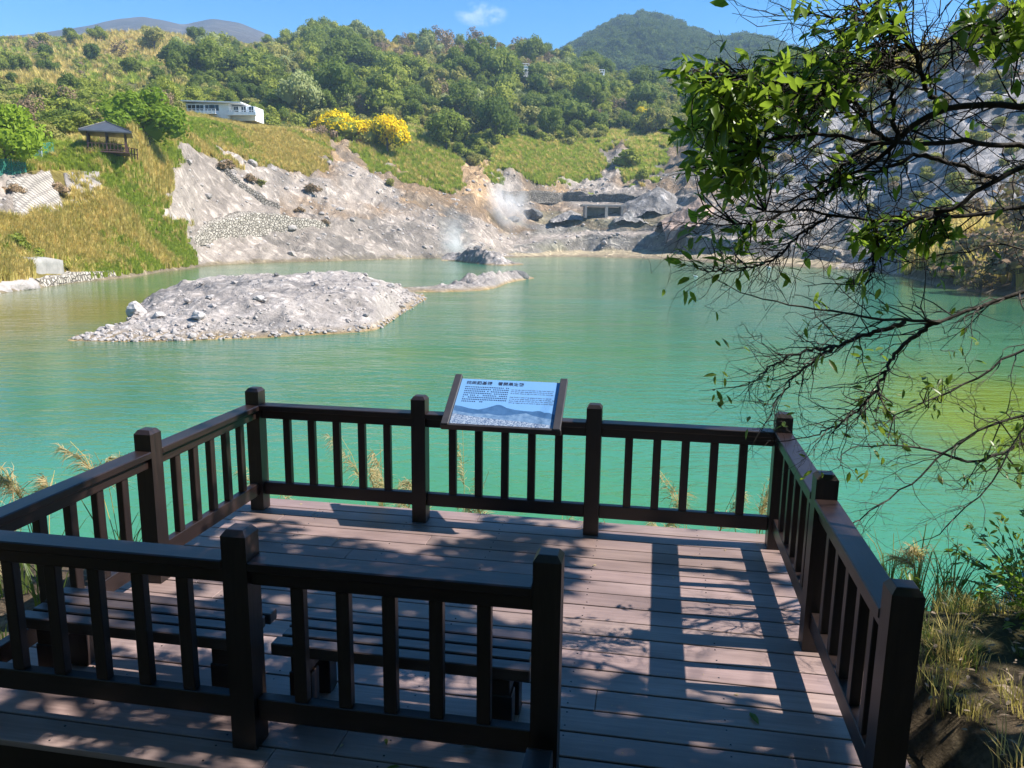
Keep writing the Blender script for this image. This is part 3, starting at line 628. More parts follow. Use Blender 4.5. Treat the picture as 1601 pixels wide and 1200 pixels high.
# ------------------------------------------------------------------ rocky island and spit
def loft_island(name, cols, seg, step, backd, amp_, mat, seed):
    pxs_ = np.arange(cols[0][0], cols[-1][0] + step, step); az = az_of(pxs_); cxx = [c[0] for c in cols]; D = []; ZZ = []
    for c in cols:
        a = az_of(c[0]); front = (WZ - CH) / slope_at(a, c[1]); pts = [(front - 2.5, WZ - 1.0), (front, WZ)]
        for (row, dd) in c[2]: d_ = front + dd; pts.append((d_, CH + d_ * slope_at(a, row)))
        e = pts[-1][0] + c[3]; pts += [(e, WZ), (e + 3, WZ - 1.2)]
        D.append([p[0] for p in pts]); ZZ.append([p[1] for p in pts])
    D = np.array(D); ZZ = np.array(ZZ); n = D.shape[1]
    tv = np.concatenate([k + np.arange(m) / m for k, m in enumerate(seg)] + [[len(seg)]])
    ker = np.hanning(11)[1:-1]; ker /= ker.sum()
    def f(A):
        B = np.stack([np.convolve(np.pad(np.interp(pxs_, cxx, A[:, k]), 4, 'edge'), ker, 'valid') for k in range(n)], 1)
        R = np.stack([np.interp(tv, np.arange(n), B[i]) for i in range(len(pxs_))])
        k2 = np.hanning(7)[1:-1]; k2 /= k2.sum()
        return np.stack([np.convolve(np.pad(R[i], 2, 'edge'), k2, 'valid') for i in range(len(pxs_))])
    Dv, Zv = f(D), f(ZZ); X = np.sin(az)[:, None] * Dv; Y = np.cos(az)[:, None] * Dv; hgt = np.clip((Zv - WZ) / 0.7, 0, 1)
    edge = np.clip(np.minimum(np.arange(len(pxs_)), np.arange(len(pxs_))[::-1]) / 10, 0, 1)[:, None]
    dz_ = hgt * edge * amp_ * (0.8 * fbm(X / 3.2, Y / 3.2, 5, seed, 0.6) + 0.9 * ridged(X / 3.0 + .25 * Y, Y / 4.5, 4, seed + 3) + 0.30 * fbm(X / 0.6, Y / 0.6, 3, seed + 9) + 0.5 * ridged(X / 1.1, Y / 1.3, 2, seed + 13))
    Zv = Zv + dz_
    hh = Zv - WZ; c = np.array((0.54, 0.475, 0.43)) * (1 + 0.38 * fbm(X / 2.2, Y / 2.2, 4, seed + 21))[..., None]
    dark = np.clip(fbm(X / 3 + 9, Y / 5, 4, seed + 31) * 2.2, 0, 0.55)[..., None]; c = c * (1 - dark) + dark * np.array((0.30, 0.28, 0.27))
    wet = np.clip(1 - (hh + 0.12 * fbm(X / .8, Y / .8, 2, 3)) / 0.30, 0, 1)[..., None]; c = c * (1 - wet) + wet * np.array((0.46, 0.325, 0.155))
    o = grid_mesh(name, np.stack([X, Y, Zv], -1), mat, c); tag(o, kind='structure'); return X, Y, Zv, az, pxs_
ISL = [(84, 532.5, [(531.2, .4), (530.4, .8)], .5), (112, 533.3, [(528, .8), (525.5, 1.6)], 1.0), (150, 534, [(522, 1.4), (517, 2.6)], 1.6), (195, 534.5, [(512, 2.2), (498, 4.5)], 2.2), (215, 534, [(508, 2.5), (470, 15)], 3),
       (245, 533.5, [(500, 3), (452, 17)], 3), (280, 533, [(492, 3.4), (441, 18)], 4), (320, 531, [(482, 3.8), (433, 19)], 5), (380, 529, [(474, 4.2), (429, 18)], 6),
       (430, 527, [(470, 4.4), (430, 18)], 6), (480, 524, [(468, 4.6), (431, 17)], 6), (520, 522, [(462, 5), (427, 17)], 6), (560, 519, [(460, 5), (427, 17)], 6),
       (585, 516, [(462, 4.6), (433, 16)], 6), (605, 506, [(466, 5), (441, 14)], 6), (625, 492, [(470, 5), (449, 12)], 5), (645, 480, [(468, 4), (457, 8)], 4), (662, 470, [(466, 2), (463, 4)], 2), (672, 466, [(465.5, .6), (465, 1.2)], .5)]
IX, IY, IZ, IAZ, IPX = loft_island('island', ISL, [4, 60, 70, 14, 4], 1.5, 0, 0.42, MAT['island'], 301)
SPIT = [(600, 456, [(454, 1.0), (452.5, 3)], 2), (640, 457, [(452, 1.4), (449, 4)], 3), (680, 457, [(450, 1.6), (446.5, 4)], 3), (715, 456, [(446, 2), (437, 5)], 3), (735, 455, [(443, 2.2), (432, 5.5)], 4),
        (755, 454, [(441, 2.2), (430, 5.5)], 4), (778, 450, [(438, 2.4), (428.5, 5.5)], 4), (790, 444, [(436, 2), (427, 4.5)], 3), (810, 439, [(433, 2), (427, 4)], 3), (826, 436.5, [(434, 1), (431, 2)], 2), (836, 435, [(434.6, .4), (434.2, .8)], .6)]
loft_island('rocky_spit', SPIT, [3, 16, 16, 8, 3], 2.0, 0, 0.9, MAT['island'], 341)
LEDGE = [(690, 407, [(404, 1.5), (401, 3)], 2), (715, 408, [(401, 2), (393, 5)], 3), (735, 411, [(400, 3), (389, 6)], 4), (760, 414, [(402, 3), (393, 6)], 3), (785, 415, [(406, 3), (398, 6)], 3), (805, 414.5, [(410, 2), (406, 4)], 2), (818, 413.5, [(413, .5), (412.4, 1)], 1)]
loft_island('rocky_ledge', LEDGE, [3, 14, 14, 6, 3], 1.5, 0, 1.0, make_terrain_mat('ledge_rock', 1.0, 0.3, 0.9, 0.5), 361)
def isl(px, py):
    a = math.atan2(*(ray(px, py)[:2])); i = int(np.abs(IAZ - a).argmin()); d = np.hypot(IX[i], IY[i]); e = (IZ[i] - CH) / d; s = slope_at(IAZ[i], py)
    k = np.nonzero(e >= s)[0]; k = k[0] if len(k) else len(e) // 2; return np.array((IX[i, k], IY[i, k], IZ[i, k]))
def rock(name, P, size, mat, label, cat, group=None, sub=3, seed=0, sink=0.25, sq=(1, 1, .75)):
    bm = bmesh.new(); bmesh.ops.create_icosphere(bm, subdivisions=sub, radius=1.0)
    rs = np.random.default_rng(seed); cuts = rs.normal(size=(9, 3)); cuts /= np.linalg.norm(cuts, axis=1)[:, None]; lim = rs.uniform(0.45, 0.85, 9)
    for v_ in bm.verts:
        p = np.array(v_.co)
        for c_, l_ in zip(cuts, lim):
            e = p @ c_ - l_
            if e > 0: p = p - c_ * e * 0.92
        p = p * (1 + 0.05 * rs.normal()); v_.co = Vector(p * np.array(sq) * size)
    me = bpy.data.meshes.new(name); bm.to_mesh(me); bm.free(); me.materials.append(mat); me.polygons.foreach_set('use_smooth', [False] * len(me.polygons))
    o = bpy.data.objects.new(name, me); COL.objects.link(o); size *= 1.0; o.location = (P[0], P[1], P[2] + size * sq[2] * (1 - 2 * sink) * 0.6); o.rotation_euler = (0, 0, rs.uniform(0, 6)); return tag(o, label, cat, group)
MAT['boulder'] = simple('pale_boulder', (0.50, 0.46, 0.43), (0.32, 0.295, 0.28), 2.5, 0.9, 0.4, 10.0, 0.2)
for i, (x, y, r, lb) in enumerate([(213, 490, .52, 'upright pale boulder standing at the left shoulder of the island'), (248, 497, .50, 'smooth rounded pale boulder lying left on the island'),
        (313, 497, .62, 'pale boulder with dark hollow underside in the middle of the island front'), (405, 470, .42, 'small flat grey boulder high on the island slope'),
        (330, 468, .40, 'grey boulder half sunk above the hollow boulder on the island'), (612, 449, .50, 'pale boulder on the right end of the island crest'), (587, 446, .38, 'small pale boulder left of the crest end boulder'),
        (172, 512, .36, 'low pale rock among the gravel of the island tip'), (300, 510, .30, 'flat pale slab lying on gravel below the hollow boulder'), (433, 431, .32, 'dark stone sitting on the island skyline')]):
    rock('boulder', isl(x, y), r * (.95 if i == 0 else .72), MAT['boulder'] if i != 9 else MAT['dark_rock'], lb, 'boulder', 'boulders on the island', seed=400 + i, sq=(1.1, .9, .95 if i == 0 else .6))
MAT['rubble'] = simple('grey_rubble', (0.42, 0.375, 0.345), (0.24, 0.215, 0.20), 3.0, 0.95, 0.0)
for i in range(110):                                     # stones along the waterline
    k = int(rng.integers(6, len(IPX) - 6)); d = np.hypot(IX[k], IY[k]); j = np.nonzero(IZ[k] > WZ + 0.02)[0]
    if not len(j): continue
    j = j[0] + int(abs(rng.normal()) * 4); j = min(j, IX.shape[1] - 1)
    rock('shore_stone', (IX[k, j], IY[k, j], IZ[k, j]), rng.uniform(.05, .15), MAT['rubble'], 'small stone lying on the gravel edge of the island', 'stone', 'stones along the island waterline', sub=2, seed=500 + i)
for i, (x, y, sz, lb) in enumerate([(748, 388, .9, 'dark jagged rock behind the smaller steam plume'), (808, 430, 1.0, 'dark rock standing at the tip of the spit'), (742, 440, .9, 'dark rock at the left end of the spit ridge'), (800, 345, 1.4, 'small dark rock beside the larger steam vent'), (833, 338, 2.2, 'dark rock mound right of the larger steam vent')]):
    P = ground(x, y) if i in (0, 3, 4) else onz(x, y + 6, WZ); rock('dark_rock', P, sz, MAT['dark_rock'], lb, 'rock', None, seed=450 + i, sq=(1.3, 1, .7))

# ------------------------------------------------------------------ walls and built things on the hillside
def stone_wall(name, label, cat, pix, h, thick, mat, nres=0.35, rough=0.12, batter=0.25, seed=0, hp=None):
    P = [ground(x, y) for x, y in pix]; P = np.array(P); seg_ = np.r_[0, np.cumsum(np.linalg.norm(np.diff(P[:, :2], axis=0), axis=1))]
    n = max(8, int(seg_[-1] / nres)); s = np.linspace(0, seg_[-1], n); Q = np.stack([np.interp(s, seg_, P[:, k]) for k in range(3)], 1)
    h = h * np.interp(s / seg_[-1], np.linspace(0, 1, len(hp)), hp) if hp else h + 0 * s
    hm_ = float(h.max())
    tg = np.gradient(Q[:, :2], axis=0); tg /= np.linalg.norm(tg, axis=1)[:, None]; nr = np.stack([tg[:, 1], -tg[:, 0]], 1)
    nr *= np.sign(-(nr * Q[:, :2]).sum(1))[:, None]      # towards the lake
    m = max(4, int(hm_ / nres * 1.6)); rows = []
    for j in range(m + 1):
        f = j / m; off = 0.15 + .4 * batter - batter * f; rows.append(np.c_[Q[:, :2] + nr * off, Q[:, 2] - 0.8 + (h + 0.8) * f])
    for f in (0.4, 1.0): rows.append(np.c_[Q[:, :2] + nr * (0.15 - .6 * batter - thick * f), Q[:, 2] + h + 0.25 * f])
    rows.append(np.c_[Q[:, :2] + nr * (0.15 - .6 * batter - thick), Q[:, 2] - 0.8])
    G = np.array(rows).transpose(1, 0, 2)
    G[:, :-2, :2] += nr[:, None] * (rough * 2.0 * fbm(s[:, None] / 0.8 + 0 * G[:, :-2, 2], G[:, :-2, 2] / 0.6, 3, seed))[..., None]
    G[:, :, 2] += np.where(np.arange(G.shape[1])[None, :] >= m - 1, (0.35 * h * fbm(s / 4, s * 0 + seed, 3, seed))[:, None], 0)
    G[0] = G[0].mean(0) - (0, 0, .8); G[-1] = G[-1].mean(0) - (0, 0, .8)
    return tag(grid_mesh(name, G, mat, smooth=False), label, cat)
def cobble(name, c1, c2, joint, sc):
    t = NT(name); v = t.coord(); vo = t.n('ShaderNodeTexVoronoi', Vector=v, Scale=sc, _feature='F1'); ve = t.n('ShaderNodeTexVoronoi', Vector=v, Scale=sc, _feature='DISTANCE_TO_EDGE')
    c = t.ramp(t.n('ShaderNodeSeparateColor', Color=vo.outputs['Color']).outputs[0], [(0.0, c2), (1.0, c1)]); e = t.ramp(ve.outputs['Distance'], [(0.02, 0.0), (0.14, 1.0)])
    c = t.mix(joint, c, e); c = t.mix(c, t.ramp(t.noise(v, 2.0, 4), [(0.35, 0.75), (0.65, 1.0)]), 1.0, 'MULTIPLY')
    return t.done(t.bsdf(c, 0.9, t.bump(e, 1.0, 0.18), 0.2))
MAT['cobble'] = cobble('tan_stone_wall', (0.54, 0.485, 0.41), (0.37, 0.33, 0.275), (0.22, 0.19, 0.155), 2.3)
MAT['cobble_grey'] = cobble('grey_stone_wall', (0.32, 0.285, 0.25), (0.21, 0.19, 0.16), (0.14, 0.125, 0.11), 2.3)
MAT['dark_bank'] = cobble('dark_rough_terrace', (0.34, 0.325, 0.285), (0.20, 0.19, 0.17), (0.10, 0.10, 0.09), 1.7)
stone_wall('stone_wall', 'tan dry stone wall at the foot of the smooth grey slope', 'stone wall', [(302, 376), (330, 371), (375, 364), (420, 359), (470, 357), (519, 356)], 2.7, 3.0, MAT['cobble'], seed=3, hp=[.12, .6, .95, 1, .9, .65, .2])
stone_wall('stone_wall', 'low greyish stone wall behind the larger steam plume', 'stone wall', [(786, 312), (830, 312), (880, 313), (930, 315), (985, 317), (1003, 318)], 2.2, 3.0, MAT['cobble_grey'], seed=5)
stone_wall('rock_channel', 'curved dark stone kerb running down the smooth grey slope', 'stone kerb', [(343, 256), (348, 266), (360, 279), (377, 293), (398, 308), (418, 320), (438, 328)], 1.0, 1.1, MAT['cobble_grey'], rough=0.2, seed=11)
stone_wall('concrete_wall', 'short pale concrete wall at the left shore below the tall grass', 'concrete wall', [(54, 426), (70, 425.5), (101, 425)], 1.1, 1.5, MAT['concrete'], rough=0.03, batter=.02, seed=13)
stone_wall('stone_ledge', 'long pale stone ledge along the left waterline', 'stone ledge', [(62, 446), (90, 442), (130, 437), (185, 431)], 0.55, 2.5, MAT['cobble'], rough=0.1, seed=15)
stone_wall('stone_ledge', 'broken pale rock ledge on the far left waterline', 'stone ledge', [(-30, 458), (0, 454), (30, 450), (58, 446)], 0.55, 3.0, MAT['rock'], rough=0.5, seed=17)
# lattice faced concrete slope
def slab(name, label, cat, rows_px, mat, lift=0.35):
    G = []
    for row in rows_px:
        pts = [ground(x, y) for x, y in row]; G.append(pts)
    G = np.array(G); nu_, nv_ = 24, 24; ui = np.linspace(0, G.shape[1] - 1, nu_); vi = np.linspace(0, G.shape[0] - 1, nv_)
    A = np.stack([np.stack([np.interp(ui, np.arange(G.shape[1]), G[r, :, k]) for k in range(3)], 1) for r in range(G.shape[0])])
    B = np.stack([np.stack([np.interp(vi, np.arange(G.shape[0]), A[:, i, k]) for k in range(3)], 1) for i in range(nu_)])
    c0 = B.mean((0, 1)); nrm_ = np.cross(B[-1, 0] - B[0, 0], B[0, -1] - B[0, 0]); nrm_ /= np.linalg.norm(nrm_); nrm_ *= -np.sign(nrm_ @ c0)
    if nrm_[2] < 0: nrm_ = -nrm_
    T = B + nrm_ * lift; ring = lambda Q: np.concatenate([Q[:1], Q, Q[-1:]], 0)
    T2 = ring(T); T2[0] = B[0] - nrm_ * .8; T2[-1] = B[-1] - nrm_ * .8
    T3 = np.concatenate([(T2[:, :1] - nrm_ * 1.1), T2, (T2[:, -1:] - nrm_ * 1.1)], 1)
    return tag(grid_mesh(name, T3, mat, smooth=False), label, cat)
t = NT('lattice_concrete'); tc = t.n('ShaderNodeTexCoord').outputs['Object']; mp = t.n('ShaderNodeMapping', Vector=tc); mp.inputs['Rotation'].default_value = (radians(-52), 0, radians(28))
br = t.n('ShaderNodeTexBrick', Vector=mp.outputs[0], Color1=(0.42, 0.37, 0.315), Color2=(0.36, 0.32, 0.28), Mortar=(0.18, 0.16, 0.14), Scale=1.0); br.inputs['Mortar Size'].default_value = 0.06; br.inputs['Brick Width'].default_value = 0.62; br.inputs['Row Height'].default_value = 0.36
c = t.mix(br.outputs['Color'], t.ramp(t.noise(tc, 0.7, 5), [(0.3, 0.7), (0.65, 1.05)]), 1.0, 'MULTIPLY')
MAT['lattice'] = t.done(t.bsdf(c, 0.95, t.bump(br.outputs['Fac'], -0.5, 0.08), 0.2))
slab('concrete_slope', 'pale block faced concrete slope below the green fence', 'concrete slope', [[(24, 336), (55, 336), (98, 335)], [(16, 306), (50, 303), (86, 300)], [(9, 284), (45, 278), (75, 270)]], MAT['lattice'])
slab('rock_outcrop', 'weathered grey rock face right of the block faced concrete slope', 'rock outcrop', [[(112, 326), (138, 328), (163, 322)], [(106, 300), (132, 298), (158, 296)], [(98, 272), (125, 270), (154, 269)]], simple('weathered_outcrop', (0.36, 0.32, 0.29), (0.20, 0.18, 0.165), 0.9, 0.95, 0.9, 3.0, 0.2, dist=0.3), 0.2)
# concrete culvert
P = ground(944, 338); cu = empty('concrete_culvert', P, 0.08, 'dark concrete culvert with two openings among the grey rocks', 'culvert')
hh_ = 2.6; L_ = 9.0
MB().box((0, 0.5, hh_), (L_ + 2, 3.0, 0.45), bev=.05).box((-L_ / 2, 0.5, hh_ / 2 - .3), (0.5, 3, hh_ + .2)).box((L_ / 2, .5, hh_ / 2 - .3), (0.5, 3, hh_ + .2)).box((0, 2.2, hh_ / 2 - .3), (L_, .3, hh_)).build('shell', simple('grey_concrete', (.30, .28, .26), (.19, .18, .17), .8, .9), cu)
MB().box((0.6, -0.7, hh_ / 2 - .3), (0.7, 0.6, hh_ + .1)).build('pillar', MAT['concrete'], cu)
def heap(name, P, R, h, mat, label, cat, seed, col):
    g_ = np.linspace(-1.3, 1.3, 60); A, B = np.meshgrid(g_, g_, indexing='ij'); r_ = np.hypot(A, B) * (1 + .35 * fbm(A * 1.5, B * 1.5, 3, seed)); zz = h * np.clip(1 - r_, -1.5, 1) + h * .18 * ridged(A * 3 + B, B * 3, 4, seed) + h * .06 * fbm(A * 9, B * 9, 3, seed)
    cc = np.array(col) * (1 + .5 * fbm(A * 3, B * 3, 4, seed + 2))[..., None]
    o = grid_mesh(name, np.stack([A * R, B * R, zz], -1), mat, cc); o.location = (P[0], P[1], P[2] - .15 * h); return tag(o, label, cat)
heap('rock_mound', ground(893, 338), 4.0, 1.8, MAT['terrain'], 'grey rock mound left of the concrete culvert', 'rock', 470, (.46, .42, .39)); heap('rock_mound', ground(984, 339), 3.4, 2.2, MAT['terrain'], 'grey rock mound right of the concrete culvert', 'rock', 471, (.48, .45, .42))
heap('gravel_heap', ground(1090, 336), 6.5, 4.6, MAT['terrain'], 'pinkish gravel heap right of the culvert, behind the leaves', 'gravel heap', 472, (.60, .44, .36)); heap('gravel_heap', ground(1030, 316), 7.5, 4.6, MAT['terrain'], 'dark grey gravel heap on the rocky flat behind the culvert', 'gravel heap', 473, (.40, .37, .35))

# pavilion on the left crest
P = ground(168, 236); pv = empty('pavilion', (P[0], P[1], P[2] - 0.25), radians(24), 'open timber pavilion with dark pyramid roof on the grassy crest', 'pavilion')
s_ = lambda px: px * np.hypot(P[0], P[1]) / FPX
hw, he, ha = s_(31), s_(26), s_(41)
b = MB(); q = hw; e = he; vs = [(-q, -q, e), (q, -q, e), (q, q, e), (-q, q, e), (0, 0, ha), (-q, -q, e - .14), (q, -q, e - .14), (q, q, e - .14), (-q, q, e - .14)]
b.add(vs, [(0, 1, 4), (1, 2, 4), (2, 3, 4), (3, 0, 4), (0, 5, 6, 1), (1, 6, 7, 2), (2, 7, 8, 3), (3, 8, 5, 0), (8, 7, 6, 5)]); rf = b.build('roof', MAT['roof_slate'], pv)
b = MB()
for a_, c_ in ((-1, -1), (1, -1), (1, 1), (-1, 1)): b.tube([(a_ * q, c_ * q, e + .03), (0, 0, ha + .04)], .06, 5)
b.build('ridge_cap', MAT['roof_slate'], rf)
for a_, c_ in ((-1, -1), (1, -1), (1, 1), (-1, 1), (0, -1), (0, 1), (1, 0), (-1, 0)): MB().box((a_ * q * .72, c_ * q * .72, (e - .14) / 2), (.17, .17, e - .14)).build('post', MAT['red_wood'], pv)
MB().box((0, 0, .02), (q * 1.7, q * 1.7, .14)).build('floor', MAT['red_wood'], pv)
b = MB()
for side in range(4):
    R_ = Matrix.Rotation(side * pi / 2, 3, 'Z')
    def bb(c_, sz): 
        vv = R_ @ Vector(c_); b.box(vv, sz if side % 2 == 0 else (sz[1], sz[0], sz[2]))
    if side == 3: continue
    bb((0, -q * .78, .9), (q * 1.45, .07, .07)); bb((0, -q * .78, .25), (q * 1.45, .07, .07))
    for k in range(11): bb(((k / 10 - .5) * q * 1.4, -q * .78, .57), (.06, .05, .6))
b.build('balustrade', MAT['red_wood'], pv)
P2 = ground(197, 240); rl = empty('stair_railing', (P2[0], P2[1], P2[2] - .2), radians(-8), 'reddish stair railing stepping down right of the pavilion', 'railing')
b = MB()
for k in range(9): b.box((k * .36 - 1.4, 0, .62 - k * .06), (.09, .09, 1.25))
b.tube([(-1.5, 0, 1.2), (1.6, 0, .7)], .05, 5); b.tube([(-1.5, 0, .5), (1.6, 0, .05)], .045, 5); b.build('posts_and_rails', MAT['red_wood'], rl)

# green mesh fence
FP = [ground(-25, 276), ground(0, 275), ground(20, 273), ground(40, 269), ground(43, 253), ground(62, 248), ground(84, 245)]
gf = empty('mesh_fence', FP[0], 0, 'green mesh fence with thin posts above the concrete slope', 'fence'); o0 = np.array(FP[0])
t = NT('green_mesh'); tc = t.coord((1, 1, 1)); wv_ = t.n('ShaderNodeTexNoise', Vector=tc, Scale=9.0, Detail=2)
tr = t.n('ShaderNodeBsdfTransparent').outputs[0]; df = t.bsdf((0.03, 0.20, 0.14), 0.6); ms = t.n('ShaderNodeMixShader', Fac=t.ramp(wv_.outputs[0], [(0.40, 0.2), (0.60, 0.7)])); t.t.links.new(tr, ms.inputs[1]); t.t.links.new(df, ms.inputs[2]); MAT['mesh'] = t.done(ms.outputs[0])
FHT = 1.5
for k, p in enumerate(FP):
    p = np.array(p) - o0; MB().tube([p - (0, 0, .3), p + (0, 0, FHT)], .055, 6).build('post', MAT['green_net'], gf)
    if k:
        a_ = np.array(FP[k - 1]) - o0; nn_ = np.cross(p - a_, (0, 0, 1)); nn_ = nn_ / np.linalg.norm(nn_) * .012
        vs = [a_ + nn_, p + nn_, p + nn_ + (0, 0, FHT), a_ + nn_ + (0, 0, FHT), a_ - nn_, p - nn_, p - nn_ + (0, 0, FHT), a_ - nn_ + (0, 0, FHT)]
        MB().add(vs, [(0, 1, 2, 3), (7, 6, 5, 4), (3, 2, 6, 7), (0, 4, 5, 1)]).build('mesh_panel', MAT['mesh'], gf)
        MB().tube([a_ + (0, 0, FHT), p + (0, 0, FHT)], .04, 5).build('top_rail', MAT['green_net'], gf)
P = ground(57, 247); MB_ = MB().box((0, 0, .9), (1.3, .12, 1.9), bev=.02).box((0, -.08, 1.75), (1.4, .06, .12)); dr = MB_.build('sheet_gate', simple('grey_sheet', (.38, .42, .42), (.3, .33, .33), 3, .5), None); dr.location = P; tag(dr, 'grey sheet gate standing in the green mesh fence', 'gate')

# white building
P = at(345, 187, 176); zb = min(P[2], tz_at(P[0], P[1]) + 0.0); k_ = 176 / FPX
wb = empty('white_building', (P[0], P[1], P[2]), radians(-4), 'long white two storey house with flat roof and dark windows among the trees', 'house')
W_ = 100 * k_; H_ = 24 * k_; hw = W_ / 2
MB().box((-hw * .35, 2.5, H_ * .45), (W_ * .62, 5.5, H_ * .9)).build('wall', MAT['white_wall'], wb)
MB().box((hw * .52, 3.4, H_ * .40), (W_ * .42, 4.5, H_ * .8)).build('wing_wall', MAT['white_wall'], wb)
rfm = Matrix.Rotation(radians(1.6), 3, 'Y'); MB().box((-hw * .18, 2.2, H_ * .97), (W_ * .86, 7.0, .22), M=rfm).build('roof', MAT['white_wall'], wb)
def wind(x, z, w_, h_, y=-.28):
    f = MB().box((x, y, z), (w_ + .16, .1, h_ + .16)).build('window', MAT['white_wall'], wb); MB().box((x, y - .045, z), (w_, .05, h_)).build('pane', MAT['dark_glass'], f)
    MB().box((x, y - .075, z), (.06, .03, h_)).build('mullion', MAT['white_wall'], f)
for x in (-hw * .80, -hw * .56, -hw * .30, -hw * .12): wind(x, H_ * .66, 1.5, 1.1)
for x in (-hw * .74, -hw * .40): wind(x, H_ * .16, 1.8, 1.0)
for x in (hw * .40, hw * .62, hw * .84): wind(x, H_ * .60, .9, 1.3, 1.1)
def balcony(x0_, x1_, z, y=-1.4):
    bl = MB().box(((x0_ + x1_) / 2, y + .75, z), (x1_ - x0_, 1.6, .16)).build('balcony', MAT['white_wall'], wb); r_ = MB(); r_.box(((x0_ + x1_) / 2, y, z + .85), (x1_ - x0_, .08, .1)).box(((x0_ + x1_) / 2, y, z + .32), (x1_ - x0_, .07, .5))
    n_ = int((x1_ - x0_) / .8)
    for q in range(n_ + 1): r_.box((x0_ + (x1_ - x0_) * q / n_, y, z + .45), (.1, .1, .8))
    r_.build('railing', MAT['white_wall'], bl)
balcony(-hw * .95, -hw * .05, H_ * .30); balcony(hw * .22, hw * 1.05, H_ * .26, -.6)
# small white structures near the ridge
for (x, y, d, w_, h_, lb) in ((821, 121, 352, 2.7, 3.0, 'small white tower house with railed roof on the wooded hillside'), (940, 122, 372, 2.3, 1.0, 'low white hut on the wooded ridge beside the blue mountain')):
    P = at(x, y - 5, d); r_ = empty('white_hut', P, .2, lb, 'hut'); MB().box((0, 0, h_ * .3), (w_, w_, h_ * 1.4)).build('wall', MAT['white_wall'], r_)
    b = MB().box((0, 0, h_ + .1), (w_ * 1.15, w_ * 1.15, .25))
    for q in (-1, 0, 1): b.box((q * w_ * .5, -w_ * .5, h_ + .6), (.15, .15, 1.0))
    b.box((0, -w_ * .5, h_ + 1.1), (w_ * 1.1, .15, .15)); b.build('roof', MAT['white_wall'], r_)
    f = MB().box((0, -w_ * .5 - .03, h_ * .45), (.9, .08, 1.0)).build('window', MAT['dark_glass'], r_)
# white birds resting on the water
for i, (x, y, lb) in enumerate([(1088, 433, 'small white bird floating on the green water, well off the pale beach'), (1203, 419, 'small white bird floating close to the beach behind the branches')]):
    P = onz(x, y, WZ); k_ = np.hypot(P[0], P[1]) / FPX; L_ = 7 * k_
    b = MB(); b.tube([(-.5 * L_, 0, .10 * L_), (-.3 * L_, 0, .12 * L_), (0, 0, .13 * L_), (.3 * L_, 0, .12 * L_), (.46 * L_, 0, .2 * L_), (.5 * L_, 0, .36 * L_), (.62 * L_, 0, .38 * L_), (.72 * L_, 0, .36 * L_)], [.02 * L_, .12 * L_, .2 * L_, .16 * L_, .07 * L_, .05 * L_, .06 * L_, .01 * L_], 8)
    o = b.build('white_bird', MAT['white_wall'], None, smooth=True); o.location = P; o.rotation_euler = (0, 0, rng.uniform(0, 3)); tag(o, lb, 'bird')

# ------------------------------------------------------------------ vegetation: kinds of tree, bush and grass
HID = bpy.data.collections.new('plant_kinds')            # kinds that the scattered masses repeat; never shown themselves
def crown_arrays(rs, R, Hc, z0, lobes, nleaf, leaf, flat=1.0, spread=0.95, core=True):
    C = []; 
    for i in range(lobes):
        a = rs.uniform(0, 2 * pi); q = rs.uniform(0, 1) ** 0.6 * 0.80; h = rs.uniform(0.05, 1.0)
        C.append((R * q * cos(a) * (1.1 - .4 * h), R * q * sin(a) * (1.1 - .4 * h), z0 + Hc * (0.15 + 0.72 * h * (1 - .35 * q)), R * rs.uniform(.20, .54)))
    C = np.array(C); V = []; F = []
    if core:
        bm = bmesh.new(); bmesh.ops.create_icosphere(bm, subdivisions=1, radius=1.0); iv = np.array([v.co[:] for v in bm.verts]); ifc = [[v.index for v in f.verts] for f in bm.faces]; bm.free()
    n = nleaf; li = rs.integers(0, lobes, n); d = rs.normal(size=(n, 3)); d[:, 2] = d[:, 2] * .8 + .25; d /= np.linalg.norm(d, axis=1)[:, None]
    p = C[li, :3] + d * C[li, 3:4] * rs.uniform(.72, 1.12, (n, 1)) * np.array((1, 1, flat))
    inside = (((p[:, None, :] - C[None, :, :3]) ** 2).sum(-1) < (C[None, :, 3] * 0.68) ** 2).any(1)
    p = p[~inside]; d = d[~inside]; n = len(p)
    nr = d + 0.75 * rs.normal(size=(n, 3)); nr /= np.linalg.norm(nr, axis=1)[:, None]
    a = np.cross(nr, rs.normal(size=(n, 3))); a /= np.linalg.norm(a, axis=1)[:, None]; b = np.cross(nr, a); s = leaf * rs.uniform(.6, 1.3, (n, 1))
    q = np.stack([p - a * s, p + b * s * .62, p + a * s, p - b * s * .62], 1).reshape(-1, 3); f = np.arange(4 * n).reshape(-1, 4)
    V.append(q); F.append(f); base = len(q)
    if core:
        for c in C:
            vv = iv * (1 + .18 * rs.normal(size=(len(iv), 1))) * c[3] * .74 * np.array((1, 1, flat)) + c[:3]; V.append(vv)
            F.append(np.array([[t_[0] + base, t_[1] + base, t_[2] + base, t_[2] + base] for t_ in ifc])); base += len(vv)
    return np.concatenate(V), np.concatenate(F), C
def quad_mesh(name, V, F, mats, mi=None):
    me = bpy.data.meshes.new(name); fl = [tuple(f) if f[2] != f[3] else tuple(f[:3]) for f in F.tolist()]
    me.from_pydata(V.tolist(), [], fl); 
    for m in mats: me.materials.append(m)
    if mi is not None: me.polygons.foreach_set('material_index', mi)
    me.update(); return me
